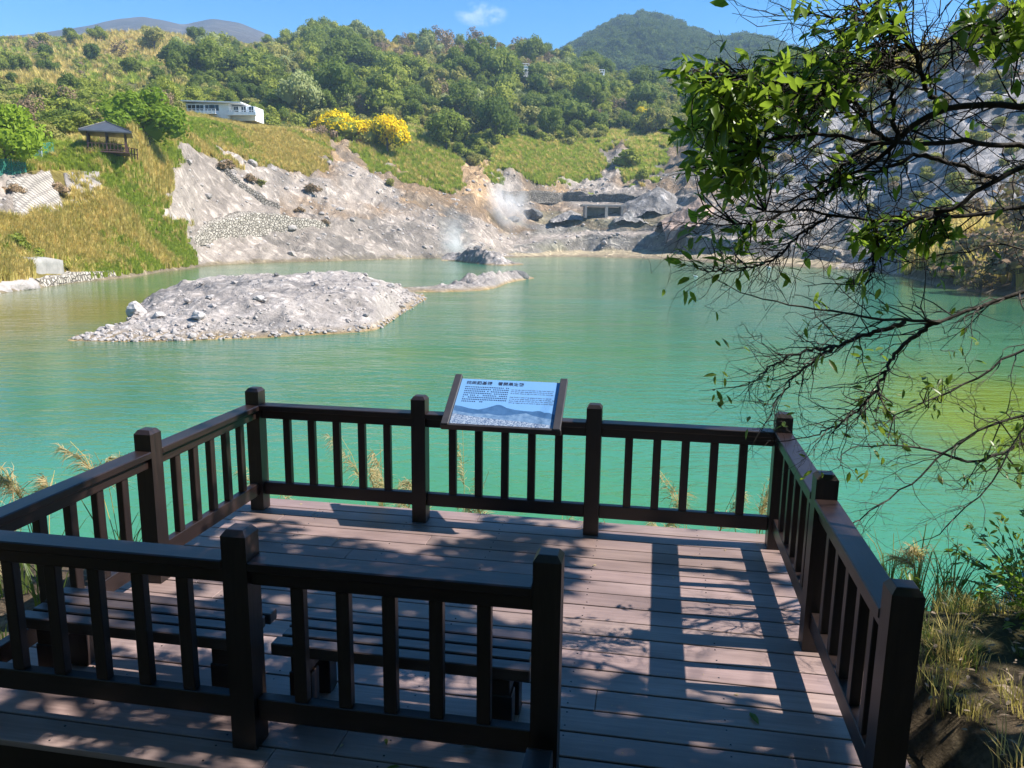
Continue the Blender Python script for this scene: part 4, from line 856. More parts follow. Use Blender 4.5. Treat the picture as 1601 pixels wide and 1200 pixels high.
def trunk_mb(rs, H, r, C):
    b = MB(); b.tube([(0, 0, -1.0), (0.1 * r, 0, 0), (rs.normal() * r * .6, rs.normal() * r * .6, H * .5), (rs.normal() * r, rs.normal() * r, H)], [r * 1.25, r, r * .75, r * .4], 7)
    for c in C[:5]: b.tube([(0, 0, H * .45), (c[0] * .45, c[1] * .45, (H * .55 + c[2]) / 2), (c[0] * .9, c[1] * .9, c[2])], [r * .5, r * .35, r * .12], 5)
    return b
KINDS = {}
def kind_tree(key, mat, R, H, trunk_h, lobes, nleaf, leaf, seed, flat=1.0, bare=False, tmat='trunk', blossom=0.0):
    rs = np.random.default_rng(seed); V, F, C = crown_arrays(rs, R, H - trunk_h, trunk_h, lobes, nleaf, leaf, flat, core=not bare)
    mats = [MAT[mat]]; mi = None
    if blossom:
        mats.append(MAT['leaf_yellow']); nq = len(F); mi = ((rng.random(nq) < blossom) & (V[F[:, 0], 2] > H * .24) & (F[:, 2] != F[:, 3])).astype(np.int32)
    me = quad_mesh(key + '_crown', V, F, mats, mi); tm = trunk_mb(rs, trunk_h + (H - trunk_h) * .4, R * .055, C)
    tmesh = bpy.data.meshes.new(key + '_trunk'); tmesh.from_pydata(tm.v, [], tm.f); tmesh.materials.append(MAT[tmat]); tmesh.update()
    po = bpy.data.objects.new(key + '_kind', me); HID.objects.link(po); KINDS[key] = (me, tmesh, po, R, H); return po
for i in range(3): kind_tree('dark%d' % i, 'leaf_dark', 4.0, 7.4, 1.6, 13 + 2 * i, 2200, .27, 20 + i)
for i in range(3): kind_tree('mid%d' % i, 'leaf_mid', 3.8, 6.6, 1.2, 12 + i, 2100, .27, 30 + i, .9)
for i in range(2): kind_tree('olive%d' % i, 'leaf_olive', 3.6, 5.8, 1.0, 12, 2000, .27, 40 + i, .9)
kind_tree('pale0', 'leaf_pale', 3.7, 6.0, 1.0, 13, 2000, .27, 45, .95); kind_tree('deep0', 'leaf_deep', 4.0, 7.4, 1.6, 14, 1300, .38, 46); kind_tree('deep1', 'leaf_deep', 3.8, 6.6, 1.2, 12, 1300, .38, 47)
kind_tree('bright0', 'leaf_bright', 3.6, 6.6, 1.2, 16, 4200, .22, 50); kind_tree('bright1', 'leaf_bright', 3.4, 6.0, 1.0, 15, 4000, .22, 51)
kind_tree('brown0', 'leaf_brown', 3.0, 6.4, 1.6, 12, 1100, .26, 60, 1.2, True); kind_tree('brown1', 'leaf_brown', 2.6, 5.2, 1.2, 10, 900, .26, 61, 1.2, True)
kind_tree('yellow0', 'leaf_mid', 4.4, 5.0, .8, 18, 5200, .24, 70, .85, blossom=.95); kind_tree('yellow1', 'leaf_mid', 4.2, 5.2, .8, 18, 5000, .24, 71, .85, blossom=.95)
for k in range(3): kind_tree('bush%d' % k, ('leaf_olive', 'leaf_mid', 'leaf_brown')[k], 1.5, 1.7, .15, 9, 700, .17, 80 + k, .8)

def plant(key, P, scale, label, cat, group, name='tree', rot=None, sz=1.0, sink=0.3):
    me, tm, po, R, H = KINDS[key]
    r = empty(name, (P[0], P[1], P[2] - sink), rng.uniform(0, 6.28) if rot is None else rot, label, cat, group, (scale * rng.uniform(.82, 1.2), scale * rng.uniform(.82, 1.2), scale * sz))
    c = bpy.data.objects.new('crown' if name != 'bush' else 'foliage', me); link(c, r)
    t_ = bpy.data.objects.new('trunk' if name != 'bush' else 'stem', tm); link(t_, r); return r

def scatter(name, P, scl, pick, protos, rotz=None, mat=None):
    """a mass nobody could count: one object whose points carry plants"""
    me = bpy.data.meshes.new(name); n = len(P); me.vertices.add(n); me.vertices.foreach_set('co', np.asarray(P, np.float32).ravel())
    for nm, ty, arr in (('scl', 'FLOAT', np.asarray(scl, np.float32)), ('pick', 'INT', np.asarray(pick, np.int32)), ('rotz', 'FLOAT', rng.uniform(0, 6.28, n).astype(np.float32))):
        a = me.attributes.new(nm, ty, 'POINT'); a.data.foreach_set('value', arr)
    o = bpy.data.objects.new(name, me); COL.objects.link(o); cl = bpy.data.collections.new(name + '_kinds')
    for i, p in enumerate(protos):
        q = p.copy(); q.name = 'k%02d_%s' % (i, p.name); cl.objects.link(q)
    g = bpy.data.node_groups.new(name, 'GeometryNodeTree'); g.interface.new_socket('Geometry', in_out='INPUT', socket_type='NodeSocketGeometry'); g.interface.new_socket('Geometry', in_out='OUTPUT', socket_type='NodeSocketGeometry')
    N = g.nodes; gi = N.new('NodeGroupInput'); go = N.new('NodeGroupOutput'); ip = N.new('GeometryNodeInstanceOnPoints'); ci_ = N.new('GeometryNodeCollectionInfo')
    ci_.inputs['Collection'].default_value = cl; ci_.inputs['Separate Children'].default_value = True; ci_.inputs['Reset Children'].default_value = True
    def na(nm, ty):
        x = N.new('GeometryNodeInputNamedAttribute'); x.data_type = ty; x.inputs['Name'].default_value = nm; return x.outputs[0]
    cx_ = N.new('ShaderNodeCombineXYZ'); L = g.links; L.new(na('rotz', 'FLOAT'), cx_.inputs[2]); L.new(gi.outputs[0], ip.inputs['Points']); L.new(ci_.outputs[0], ip.inputs['Instance'])
    ip.inputs['Pick Instance'].default_value = True; L.new(na('pick', 'INT'), ip.inputs['Instance Index']); L.new(cx_.outputs[0], ip.inputs['Rotation']); L.new(na('scl', 'FLOAT'), ip.inputs['Scale']); L.new(ip.outputs[0], go.inputs[0])
    md = o.modifiers.new('spread', 'NODES'); md.node_group = g
    return tag(o, kind='stuff')

# grass kinds
def tuft(key, mat, n, h, wd, seed, spread=.35, droop=.5, plume=0):
    rs = np.random.default_rng(seed); V = []; F = []
    for i in range(n):
        a = rs.uniform(0, 2 * pi); r0 = rs.uniform(0, spread); L = h * rs.uniform(.55, 1.1); ln = rs.uniform(.15, droop) * L; b = np.array((cos(a), sin(a), 0)); p0 = np.array((r0 * cos(a + 1), r0 * sin(a + 1), -.1)); s = np.array((-sin(a), cos(a), 0)) * wd
        p1 = p0 + b * ln * .3 + np.array((0, 0, L * .6)); p2 = p0 + b * ln + np.array((0, 0, L * rs.uniform(.8, 1.0))); k = len(V)
        V += [p0 - s, p0 + s, p1 + s * .7, p1 - s * .7, p2]; F += [(k, k + 1, k + 2, k + 3), (k + 3, k + 2, k + 4, k + 4)]
    me = quad_mesh(key, np.array(V), np.array(F), [MAT[mat]]); o = bpy.data.objects.new(key, me); HID.objects.link(o); return o
DRY = [tuft('dry_tuft%d' % i, 'grass_dry', 34, 1.25, .045, 100 + i) for i in range(4)]
GRN = [tuft('green_tuft%d' % i, 'grass_green', 30, .9, .05, 110 + i, .4, .6) for i in range(3)]

# sample places on the hillside
dU = np.gradient(AZ)[:, None]; AREA = np.abs(dU * TD * np.gradient(TD, axis=1)) + np.abs(dU * TD * np.gradient(TZ, axis=1)) * .6
def zmask(*k): return np.isin(zid, [ZK.index(q) for q in k]) & (VV > 1.12) & (VV < 9.7)
slopeok = np.ones_like(VV, bool)
def sample(mask, n, power=0.0):
    wgt = (AREA * mask * (TD / 100.0) ** (-power)).ravel(); wgt = wgt / wgt.sum(); k = rng.choice(wgt.size, n, p=wgt); u_, v_ = k // NVV, k % NVV
    du = rng.uniform(-.5, .5, n); dv = rng.uniform(-.5, .5, n); u2 = np.clip(u_ + np.sign(du).astype(int), 0, NU - 1); v2 = np.clip(v_ + np.sign(dv).astype(int), 0, NVV - 1)
    P = TP[u_, v_] + (TP[u2, v_] - TP[u_, v_]) * np.abs(du)[:, None] + (TP[u_, v2] - TP[u_, v_]) * np.abs(dv)[:, None]; return P, u_, v_
inview = (UU > -260) & (UU < 1900)
def clearings(P):
    """places kept free of tall growth: before the house, pavilion, fence, walls and shrubs"""
    x, y = project_many(P); d = np.hypot(P[:, 0], P[:, 1]); k = np.ones(len(P), bool)
    k &= ~((x > 283) & (x < 412) & (d < 183)); k &= ~((x > 480) & (x < 660) & (d < 205)); k &= ~((x > 805) & (x < 838) & (d < 353) & (d > 325)); k &= ~((x > 925) & (x < 955) & (d < 373) & (d > 345)); k &= ~((x > 140) & (x < 225) & (d < 95))
    return k
def project_many(P):
    d = P - CAM; k = d @ FW; return 800.5 + FPX * (d @ RT) / k, 600 - FPX * (d @ UP) / k
P, u_, v_ = sample(zmask('DG') & inview, 24000, 1.2); x, y = project_many(P)
walls = ((x > 14) & (x < 108) & (y > 266) & (y < 332)) | ((x > 105) & (x < 160) & (y > 268) & (y < 326) & (rng.random(len(x)) < .8)); hide_pv = (x > 150) & (x < 218) & (y > 205) & (y < 229)
ok = ~walls & ~hide_pv & ~((x > 48) & (x < 108) & (y > 408) & (y < 440)) & ~((x < 190) & (y > 444 - x * .07)); P = P[ok]; d = np.hypot(P[:, 0], P[:, 1])
hi = fbm(P[:, 0] / 9, (P[:, 1] + P[:, 2]) / 9, 3, 611); pk = np.where(hi + .12 * rng.normal(size=len(P)) > -.13, rng.integers(0, 4, len(P)), rng.integers(4, 7, len(P)))
scatter('tall_dry_grass', P, rng.uniform(.55, 1.15, len(P)) * (1 + .4 * hi), pk, DRY + GRN)
P, u_, v_ = sample(zmask('GG') & inview, 15000, 0.6); pk = np.where(rng.random(len(P)) < .16, rng.integers(0, 4, len(P)), rng.integers(4, 7, len(P)))
scatter('green_hill_grass', P, rng.uniform(.8, 1.7, len(P)), pk, DRY + GRN)
P, u_, v_ = sample(zmask('SC', 'SA', 'BR') & inview, 9000, 0.3); pk = np.where(np.isin(zid[u_, v_], [ZK.index('SA'), ZK.index('BR')]) | (rng.random(len(P)) < .3), rng.integers(0, 4, len(P)), rng.integers(4, 7, len(P)))
scatter('upland_grass', P, rng.uniform(1.4, 2.8, len(P)), pk, DRY + GRN)
P, u_, v_ = sample(zmask('SC') & inview, 3600, 0.2); kk = clearings(P); P = P[kk]; cl_ = fbm(P[:, 0] / 40, P[:, 1] / 40, 3, 631); keep = cl_ + .2 * rng.normal(size=len(P)) > -.05; P = P[keep]
scatter('hill_scrub', P - (0, 0, .5), rng.uniform(.6, 1.7, len(P)), rng.choice(3, len(P), p=(.50, .38, .12)), [KINDS['bush0'][2], KINDS['bush1'][2], KINDS['bush2'][2]])

# trees of the wooded hillside: spaced out, nearest ones first
cand, cu, cv = sample(zmask('FO', 'BR') & inview & (VV > 4.6), 9000, 0.25)
extra, eu, ev = sample(zmask('SC', 'SA') & inview, 120, 0.2)
cand = np.concatenate([cand, extra]); cu = np.r_[cu, eu]; cv = np.r_[cv, ev]
cz = zid[cu, cv]; okc = clearings(cand); cand, cu, cv, cz = cand[okc], cu[okc], cv[okc], cz[okc]
cell = {}; sel = []
for i in range(len(cand)):
    p = cand[i]; br_ = cz[i] == ZK.index('BR'); sep = (5.8 if not br_ else 9.0) * (0.75 + .55 * float(rng.random()))
    ix, iy = int(p[0] // 7), int(p[1] // 7); bad = False
    for a in (-1, 0, 1):
        for b in (-1, 0, 1):
            for j in cell.get((ix + a, iy + b), ()):
                if (cand[j][0] - p[0]) ** 2 + (cand[j][1] - p[1]) ** 2 < sep * sep: bad = True
    if not bad: cell.setdefault((ix, iy), []).append(i); sel.append(i)
TREES = []
px_of = lambda q: proj(q)[0]
for i in sel:
    p = cand[i]; n1 = float(fbm(p[0] / 30, p[1] / 30, 3, 651)) + .22 * rng.normal(); z_ = ZK[cz[i]]
    if z_ == 'BR': key = rng.choice(['brown0', 'brown1', 'olive0', 'mid1'], p=(.42, .33, .15, .10))
    elif z_ in ('SC', 'SA'): key = rng.choice(['dark0', 'mid2', 'olive1', 'brown1'], p=(.35, .3, .25, .1))
    elif n1 > .08: key = rng.choice(['olive0', 'olive1', 'mid0'])
    elif n1 < -.16: key = rng.choice(['dark0', 'dark1', 'dark2'])
    else: key = rng.choice(['mid0', 'mid1', 'mid2', 'dark1', 'dark2'])
    if rng.random() < .09: key = rng.choice(['brown0', 'brown1', 'pale0', 'pale0'])
    d = math.hypot(p[0], p[1]); sc = rng.choice([.55, .8, 1.0, 1.3, 1.7], p=(.15, .22, .28, .23, .12)) * rng.uniform(.9, 1.1) * (0.8 if z_ in ('SC', 'SA') else 1.0) * (0.75 + .25 * min(1, d / 260))
    if d < 165: sc *= .8
    if px_of(p) < 470 and d < 260: sc = min(sc, 1.15) * .68
    u = cu[i]; k = np.searchsorted(TD[u], d) ; hid = TMAX[u, max(0, min(NVV - 1, k - 2))]; top = (p[2] + KINDS[key][4] * sc * .85 - CH) / d
    px_, py_ = proj(p); vis = (top > hid) and (-25 < px_ < 1625) and not (1210 < px_ < 1540 and py_ > 140)
    TREES.append((KINDS[key][3] * sc / d * (1.0 if vis else 0.0), p, key, sc, px_, py_, d, v_))
TREES.sort(key=lambda q: -q[0])
WORD = dict(dark='dark green dense-crowned tree', mid='mid green round-crowned tree', olive='olive green soft-crowned tree', brown='bare brown-twigged tree', pale='pale grey-green tree', bright='bright green tree')
ZN = lambda px, py: ('on the left ridge above the dry slope' if px < 430 and py < 85 else 'on the scrubby left hillside' if px < 280 and py < 150 else 'in the trees behind the pavilion' if px < 290 else
     'around the white house' if px < 470 and py > 120 else 'on the wooded hilltop between the two mountains' if py < 85 else 'behind the yellow flowering shrubs' if 470 <= px < 700 and py > 120 else
     'on the brown patch of the middle hillside' if 560 < px < 880 and py < 130 else 'on the slope under the small white tower house' if px < 900 else 'on the low wooded rise below the dome mountain' if px < 1110 else 'on the slope behind the overhanging branches')
NIND = 285
mass = [t_ for t_ in TREES[NIND:]]
for t_ in TREES[:NIND]:
    _, p, key, sc, px_, py_, d, _v = t_; wd = WORD[key.rstrip('012')]; zn = ZN(px_, py_ - 12)
    plant(key, p, sc, wd + ' ' + zn, 'tree', wd.replace(' tree', ' trees') + ' ' + zn, 'tree', sz=rng.uniform(.75, 1.25))
keys = list(KINDS); used = [k for k in keys if k[:4] in ('dark', 'mid0', 'mid1', 'mid2', 'oliv', 'brow', 'pale')]
scatter('far_woods', np.array([t_[1] for t_ in mass]) - (0, 0, .3), [t_[3] for t_ in mass], [used.index(t_[2]) for t_ in mass], [KINDS[k][2] for k in used])
# unseen trees added behind and beside the lookout to block the low sky
bw = [(-7, -4, 1.3), (-3.2, -6.5, 1.5), (1.5, -7.5, 1.5), (5.5, -6.0, 1.5), (-10, 0.2, 1.2), (-11.5, 3.2, 1.0), (-6, -9, 1.6), (3, -11, 1.6), (7.5, -9, 1.6)]
scatter('unseen_shade_trees', np.array([(a, b, bz(a, b) - .4) for a, b, c in bw]), [c for a, b, c in bw], [i % 3 for i in range(len(bw))], [KINDS[k][2] for k in ('dark0', 'dark1', 'mid0')])
# understorey between the trees
P, u_, v_ = sample(zmask('FO') & inview & (VV > 4.5), 5200, 0.4); P = P[clearings(P)]
scatter('undergrowth', P - (0, 0, .4), rng.uniform(.8, 2.0, len(P)), rng.choice(2, len(P), p=(.45, .55)), [KINDS['bush0'][2], KINDS['bush1'][2]])
# woods on the dome mountain
nu_, nv_ = domeP.shape[:2]; ii = rng.integers(0, nu_ - 1, 5200); jj = rng.integers(4, int(nv_ * .80), 5200); P = domeP[ii, jj]
scatter('mountain_woods', P - (0, 0, 2.0), rng.uniform(1.5, 2.5, len(P)), rng.integers(0, 2, len(P)), [KINDS[k][2] for k in ('deep0', 'deep1')])

# trees and shrubs that stand out
def crest(px, py, d): 
    P = at(px, py, d); P[2] = tz_at(P[0], P[1]); return P
for key, px_, d, wpx, rowtop, lb in (('bright0', 232, 118, 92, 138, 'bright green rounded tree behind the dry grass crest, right of the pavilion'), ('bright1', 8, 92, 96, 165, 'bright green bushy tree cut by the left edge, above the green fence'),
        ('mid2', 122, 118, 60, 176, 'mid green tree directly behind the pavilion roof'), ('olive1', 60, 112, 52, 188, 'pale olive bushy tree left of the pavilion, behind the green fence'), ('dark1', 96, 126, 60, 172, 'dark green tree standing between the olive tree and the pavilion')):
    P = crest(px_, 230, d); k_ = d / FPX; R, H = KINDS[key][3:]; sc = wpx * k_ / 2 / R; top = CH + d * slope_at(az_of(px_), rowtop); plant(key, P, sc, lb, 'tree', None, 'tree', sz=max(.5, (top - P[2]) / (H * sc * .95)), sink=0)
for key, x0_, x1_, d, r0, lb in (('yellow0', 494, 584, 197, 177, 'wide yellow flowering shrub, left one of the pair above the green slope'), ('yellow1', 573, 640, 193, 181, 'round yellow flowering shrub, right one of the pair above the green slope')):
    px_ = (x0_ + x1_) / 2; P = crest(px_, 210, d); R, H = KINDS[key][3:]; sc = (x1_ - x0_) * d / FPX / 2 / (R * 1.02); bot = CH + d * slope_at(az_of(px_), 212); top = CH + d * slope_at(az_of(px_), r0); P[2] = min(P[2], bot)
    plant(key, P, sc, lb, 'shrub', 'yellow flowering shrubs', 'flowering_shrub', sz=(top - P[2]) / (H * sc * .95), sink=0)
for key, px_, py_, d, wpx, lb in (('yellow0', 1005, 167, 300, 22, 'small yellow flowering shrub below the dome mountain'), ('yellow1', 962, 142, 345, 10, 'tiny yellow flowering shrub on the wooded rise near the white hut'), ('yellow0', 1018, 140, 350, 9, 'tiny yellow flowering shrub right of the white hut under the dome mountain')):
    P = at(px_, py_, d); P[2] = max(P[2] - 3, tz_at(P[0], P[1])); sc = wpx * d / FPX / 2 / 4.2; plant(key, P, sc, lb, 'shrub', None, 'flowering_shrub', sink=0)
BUSH = [(508, 214, 34, 'bush2', 'dry brown bush on top of the tan outcrop'), (388, 283, 24, 'bush2', 'dry brown bush on the rocks right of the stone kerb'), (352, 264, 30, 'bush2', 'brown bush at the top of the grey slope'), (408, 290, 20, 'bush0', 'olive bush beside the brown bush right of the kerb'),
        (488, 300, 26, 'bush2', 'brown bush low on the grassy tongue among grey rocks'), (575, 228, 40, 'bush0', 'olive bush on the green slope below the yellow shrubs'), (612, 290, 22, 'bush0', 'olive tuft bush at the foot of the green slope'), (470, 330, 16, 'bush2', 'small brown bush above the right end of the tan wall'),
        (655, 214, 24, 'bush1', 'green bush right of the round yellow shrub'), (775, 226, 26, 'bush1', 'dark green bush left on the second green slope'), (845, 222, 26, 'bush1', 'dark green bush in the middle of the second green slope'), (985, 262, 46, 'bush1', 'lush green bush at the gully below the second slope'),
        (1005, 282, 30, 'bush1', 'green bush on the low outcrop beside the gully'), (1030, 195, 50, 'bush0', 'grey olive bush under the small yellow shrub'), (88, 300, 30, 'bush2', 'dry brown bush hanging between concrete slope and rock face'), (20, 300, 26, 'bush2', 'dry brown bush left of the block faced slope'),
        (146, 305, 14, 'bush0', 'olive tuft growing on the rock face'), (30, 395, 44, 'bush1', 'green bush low on the left grass slope'), (60, 408, 34, 'bush1', 'green bush beside the short concrete wall'), (505, 350, 18, 'bush2', 'brown bush on the right end of the tan stone wall')]
for px_, py_, wpx, key, lb in BUSH:
    P = ground(px_, py_); d = math.hypot(P[0], P[1]); plant(key, P, wpx * d / FPX / 2 / 1.5, lb, 'bush', None, 'bush', sink=.2)
for i, (px_, py_, wpx) in enumerate([(1548, 400, 120), (1590, 380, 130), (1510, 425, 80), (1585, 440, 110), (1640, 420, 130), (1530, 452, 60)]):
    P = ground(px_, py_ + 8); d = math.hypot(P[0], P[1]); plant('brown1' if i % 2 else 'bush2', P, wpx * d / FPX / 2 / (2.6 if i % 2 else 1.5), 'dry brown twiggy bush on the right bank', 'bush', 'dry brown bushes on the right bank', 'bush', sz=.75, sink=.3)
STONES = []
for i in range(5):
    o = rock('stone_kind', (0, 0, 0), 1.0, MAT['rubble'], None, None, sub=2 if i < 3 else 1, seed=800 + i, sq=(1.1, .9, .7)); COL.objects.unlink(o); o.location = (0, 0, 0); STONES.append(o)
w_ = (IZ > WZ + .03); k = rng.choice(np.nonzero(w_.ravel())[0], 5200); P = np.stack([IX.ravel()[k], IY.ravel()[k], IZ.ravel()[k]], 1) + rng.normal(size=(5200, 3)) * (.12, .12, 0)
clump = fbm(P[:, 0] / 1.3, P[:, 1] / 1.3, 3, 821) + .5 * np.exp(-(P[:, 2] - WZ) / .25); kk = clump + .22 * rng.normal(size=len(P)) > .14; P = P[kk]
scatter('island_rubble', P - (0, 0, .02), np.exp(rng.normal(-2.75, .5, len(P))), rng.integers(0, 5, len(P)), STONES)
P, u_, v_ = sample(isrock & inview & (VV < 4.2) & (UU < 1330), 6500, 0.4); kk = fbm(P[:, 0] / 6, P[:, 1] / 6, 3, 831) + .2 * rng.normal(size=len(P)) > .05; P = P[kk][::2]
scatter('bank_scree', P - (0, 0, .05), np.exp(rng.normal(-1.35, .5, len(P))), rng.integers(0, 5, len(P)), STONES)
P, u_, v_ = sample(zmask('BL') & inview & (VV > 2.5), 260, .4)
scatter('slope_scrub', P - (0, 0, .2), rng.uniform(.5, 1.6, len(P)), rng.choice(3, len(P), p=(.5, .2, .3)), [KINDS['bush0'][2], KINDS['bush1'][2], KINDS['bush2'][2]])

# ------------------------------------------------------------------ overhanging trees on the right
class Leaves:
    def __init__(s): s.V = []; s.F = []
    def leaf(s, p, d, n, L, W, curl=.15):
        d = d / (np.linalg.norm(d) + 1e-9); b = np.cross(n, d); b /= (np.linalg.norm(b) + 1e-9); n = np.cross(d, b); k = len(s.V)
        s.V += [p, p + d * L * .30 + b * W * .42 + n * W * .10, p + d * L * .34 - n * W * .03, p + d * L * .30 - b * W * .42 + n * W * .10,
                p + d * L * .66 + b * W * .36 + n * (W * .10 - curl * L * .22), p + d * L * .68 - n * (W * .03 + curl * L * .25), p + d * L * .66 - b * W * .36 + n * (W * .10 - curl * L * .22), p + d * L - n * curl * L * .6]
        s.F += [(k, k + 2, k + 1, k + 1), (k, k + 3, k + 2, k + 2), (k + 1, k + 2, k + 5, k + 4), (k + 2, k + 3, k + 6, k + 5), (k + 4, k + 5, k + 7, k + 7), (k + 5, k + 6, k + 7, k + 7)]
    def build(s, name, mat, parent):
        me = quad_mesh(name, np.array(s.V), np.array(s.F), [mat]); me.polygons.foreach_set('use_smooth', np.ones(len(me.polygons), bool)); return link(bpy.data.objects.new(name, me), parent)
rb = np.random.default_rng(99)
def unit(v): return v / (np.linalg.norm(v) + 1e-9)
def P3(px, py, dep): return CAM + ray(px, py) * dep
def smooth_path(pts, n):
    pts = np.array(pts, float); t = np.r_[0, np.cumsum(np.linalg.norm(np.diff(pts, axis=0), axis=1))]; m = len(pts); T = np.linspace(0, t[-1], n)
    tg = np.gradient(pts, t, axis=0); i = np.clip(np.searchsorted(t, T, 'right') - 1, 0, m - 2); h = (t[i + 1] - t[i]); x = ((T - t[i]) / h)[:, None]; h = h[:, None]
    return (2 * x**3 - 3 * x**2 + 1) * pts[i] + (x**3 - 2 * x**2 + x) * h * tg[i] + (-2 * x**3 + 3 * x**2) * pts[i + 1] + (x**3 - x**2) * h * tg[i + 1]
def sprig(lv, p, d, n, L, spread=.7, droop=.25):
    """a small whorl of leaves at a twig end"""
    for i in range(n):
        q = unit(d * rb.uniform(.3, 1.2) + spread * rb.normal(size=3) + np.array((0, 0, -droop)))
        nrm_ = unit(np.array((0, 0, 1.0)) + .55 * rb.normal(size=3)); l = L * rb.uniform(.65, 1.2); lv.leaf(p + .02 * rb.normal(size=3) - d * rb.uniform(0, .05), q, nrm_, l, l * rb.uniform(.34, .48), rb.uniform(.0, .35))
def twig(b, lv, p, d, L, r, depth, leafp, leafL, grav):
    n = 6; pts = [p]; q = p; dd = unit(d)
    for i in range(n):
        dd = unit(dd + .24 * rb.normal(size=3) + np.array((0, 0, grav))); q = q + dd * L / n; pts.append(q)
    b.tube(pts, np.linspace(r, r * .32, n + 1), 4 if r < .004 else 5)
    if depth > 0:
        for i in range(1, n + 1):
            if rb.random() < .46:
                sd = unit(dd * .75 + .75 * rb.normal(size=3)); twig(b, lv, pts[i], sd, L * rb.uniform(.28, .6), r * .55, depth - 1, leafp, leafL, grav * .8 - .01)
    if rb.random() < leafp: sprig(lv, pts[-1], dd, rb.integers(2, 5), leafL)
    elif rb.random() < leafp * .8: sprig(lv, pts[3], dd, 1, leafL)
# first tree (leafy): limbs traced at their own distance; px, row, depth (m), width px
TR1 = np.array((5.3, 3.4)); TR2 = np.array((6.4, 5.6))
LIMBS1 = [
 ([(1640, 158, 3.5), (1601, 162, 3.5), (1482, 171, 3.5), (1443, 188, 3.5), (1405, 214, 3.5)], 13, 9, .30, .5),
 ([(1475, 172, 3.5), (1452, 140, 3.45), (1439, 116, 3.4), (1428, 83, 3.4), (1405, 58, 3.4), (1375, 41, 3.4), (1352, 18, 3.35)], 9, 4, .55, .55),
 ([(1640, 232, 3.6), (1601, 229, 3.6), (1499, 223, 3.55), (1402, 225, 3.5), (1319, 216, 3.45), (1255, 212, 3.4), (1210, 214, 3.4), (1175, 226, 3.4)], 13, 4, .35, .45),
 ([(1390, 222, 3.5), (1365, 200, 3.45), (1334, 161, 3.4), (1300, 148, 3.35), (1263, 139, 3.3), (1210, 126, 3.3), (1150, 118, 3.25)], 8, 3, .55, .45),
 ([(1402, 222, 3.5), (1398, 169, 3.45), (1394, 105, 3.4), (1402, 70, 3.4)], 8, 5, .25, .4),
 ([(1436, 110, 3.4), (1405, 106, 3.38), (1375, 113, 3.35), (1323, 131, 3.3), (1270, 150, 3.3)], 6, 3, .45, .4),
 ([(1375, 219, 3.5), (1330, 248, 3.55), (1285, 285, 3.6), (1225, 319, 3.65)], 6, 2, .25, .4),
 ([(1660, 245, 3.8), (1601, 259, 3.8), (1563, 278, 3.8), (1507, 315, 3.8), (1462, 338, 3.8)], 12, 7, .15, .4),
 ([(1556, 278, 3.8), (1488, 255, 3.75), (1428, 242, 3.7), (1375, 270, 3.7), (1281, 304, 3.7), (1210, 338, 3.75), (1150, 352, 3.75)], 8, 2, .25, .5),
 ([(1660, 318, 4.0), (1601, 323, 4.0), (1526, 334, 3.95), (1450, 342, 3.9), (1375, 342, 3.9), (1300, 334, 3.85), (1240, 330, 3.85), (1200, 326, 3.85)], 11, 3, .20, .5),
 ([(1300, 336, 3.85), (1240, 375, 3.9), (1210, 405, 3.9), (1180, 417, 3.9), (1130, 424, 3.9), (1109, 423, 3.9)], 5, 2, .30, .35),
 ([(1375, 342, 3.9), (1368, 375, 3.95), (1366, 413, 4.0), (1358, 438, 4.0), (1336, 446, 4.0)], 5, 2, .55, .35),
 ([(1650, 30, 3.1), (1601, 52, 3.1), (1560, 42, 3.1), (1520, 40, 3.1), (1482, 62, 3.1), (1440, 100, 3.15), (1400, 140, 3.2)], 8, 2, .2, .5),
 ([(1470, -60, 3.2), (1405, -20, 3.2), (1350, 10, 3.2), (1310, 30, 3.2), (1268, 20, 3.2)], 8, 2, .4, .4),
]
LIMBS2 = [
 ([(1680, 420, 4.4), (1601, 452, 4.4), (1525, 482, 4.4), (1469, 501, 4.4), (1413, 501, 4.4), (1357, 497, 4.4), (1300, 484, 4.4), (1240, 477, 4.4), (1191, 467, 4.4)], 13, 2, .16, .5),
 ([(1469, 501, 4.4), (1424, 529, 4.45), (1398, 554, 4.5), (1383, 588, 4.5), (1357, 625, 4.5), (1330, 651, 4.5), (1289, 674, 4.5), (1263, 681, 4.5)], 8, 2, .14, .4),
 ([(1413, 503, 4.4), (1353, 524, 4.4), (1304, 543, 4.4), (1263, 569, 4.4), (1225, 610, 4.4), (1206, 636, 4.4)], 8, 2, .12, .4),
 ([(1308, 540, 4.4), (1240, 554, 4.4), (1210, 569, 4.4), (1169, 603, 4.4)], 5, 2, .18, .35),
 ([(1680, 505, 4.7), (1601, 546, 4.7), (1555, 573, 4.7), (1488, 610, 4.7), (1443, 629, 4.7), (1400, 650, 4.7)], 9, 2, .22, .45),
 ([(1690, 632, 4.9), (1601, 650, 4.9), (1555, 663, 4.9), (1503, 689, 4.9), (1462, 723, 4.9), (1424, 753, 4.9), (1375, 790, 4.9), (1345, 809, 4.9)], 7, 2, .16, .4),
 ([(1690, 660, 5.1), (1601, 695, 5.1), (1555, 711, 5.1), (1514, 721, 5.1), (1473, 708, 5.1), (1424, 698, 5.1), (1345, 696, 5.1)], 11, 2, .20, .4),
 ([(1690, 560, 4.6), (1620, 640, 4.6), (1580, 700, 4.6), (1530, 780, 4.6), (1490, 812, 4.6)], 5, 2, .15, .45),
 ([(1690, 420, 4.2), (1610, 395, 4.2), (1560, 380, 4.2), (1500, 392, 4.2), (1450, 402, 4.2)], 5, 2, .45, .4),
]
def in_frame(p, m=40):
    k = (p - CAM) @ FW
    if k < .2: return False
    x, y = proj(p); return -m < x < 1601 + m and -m < y < 1200 + m
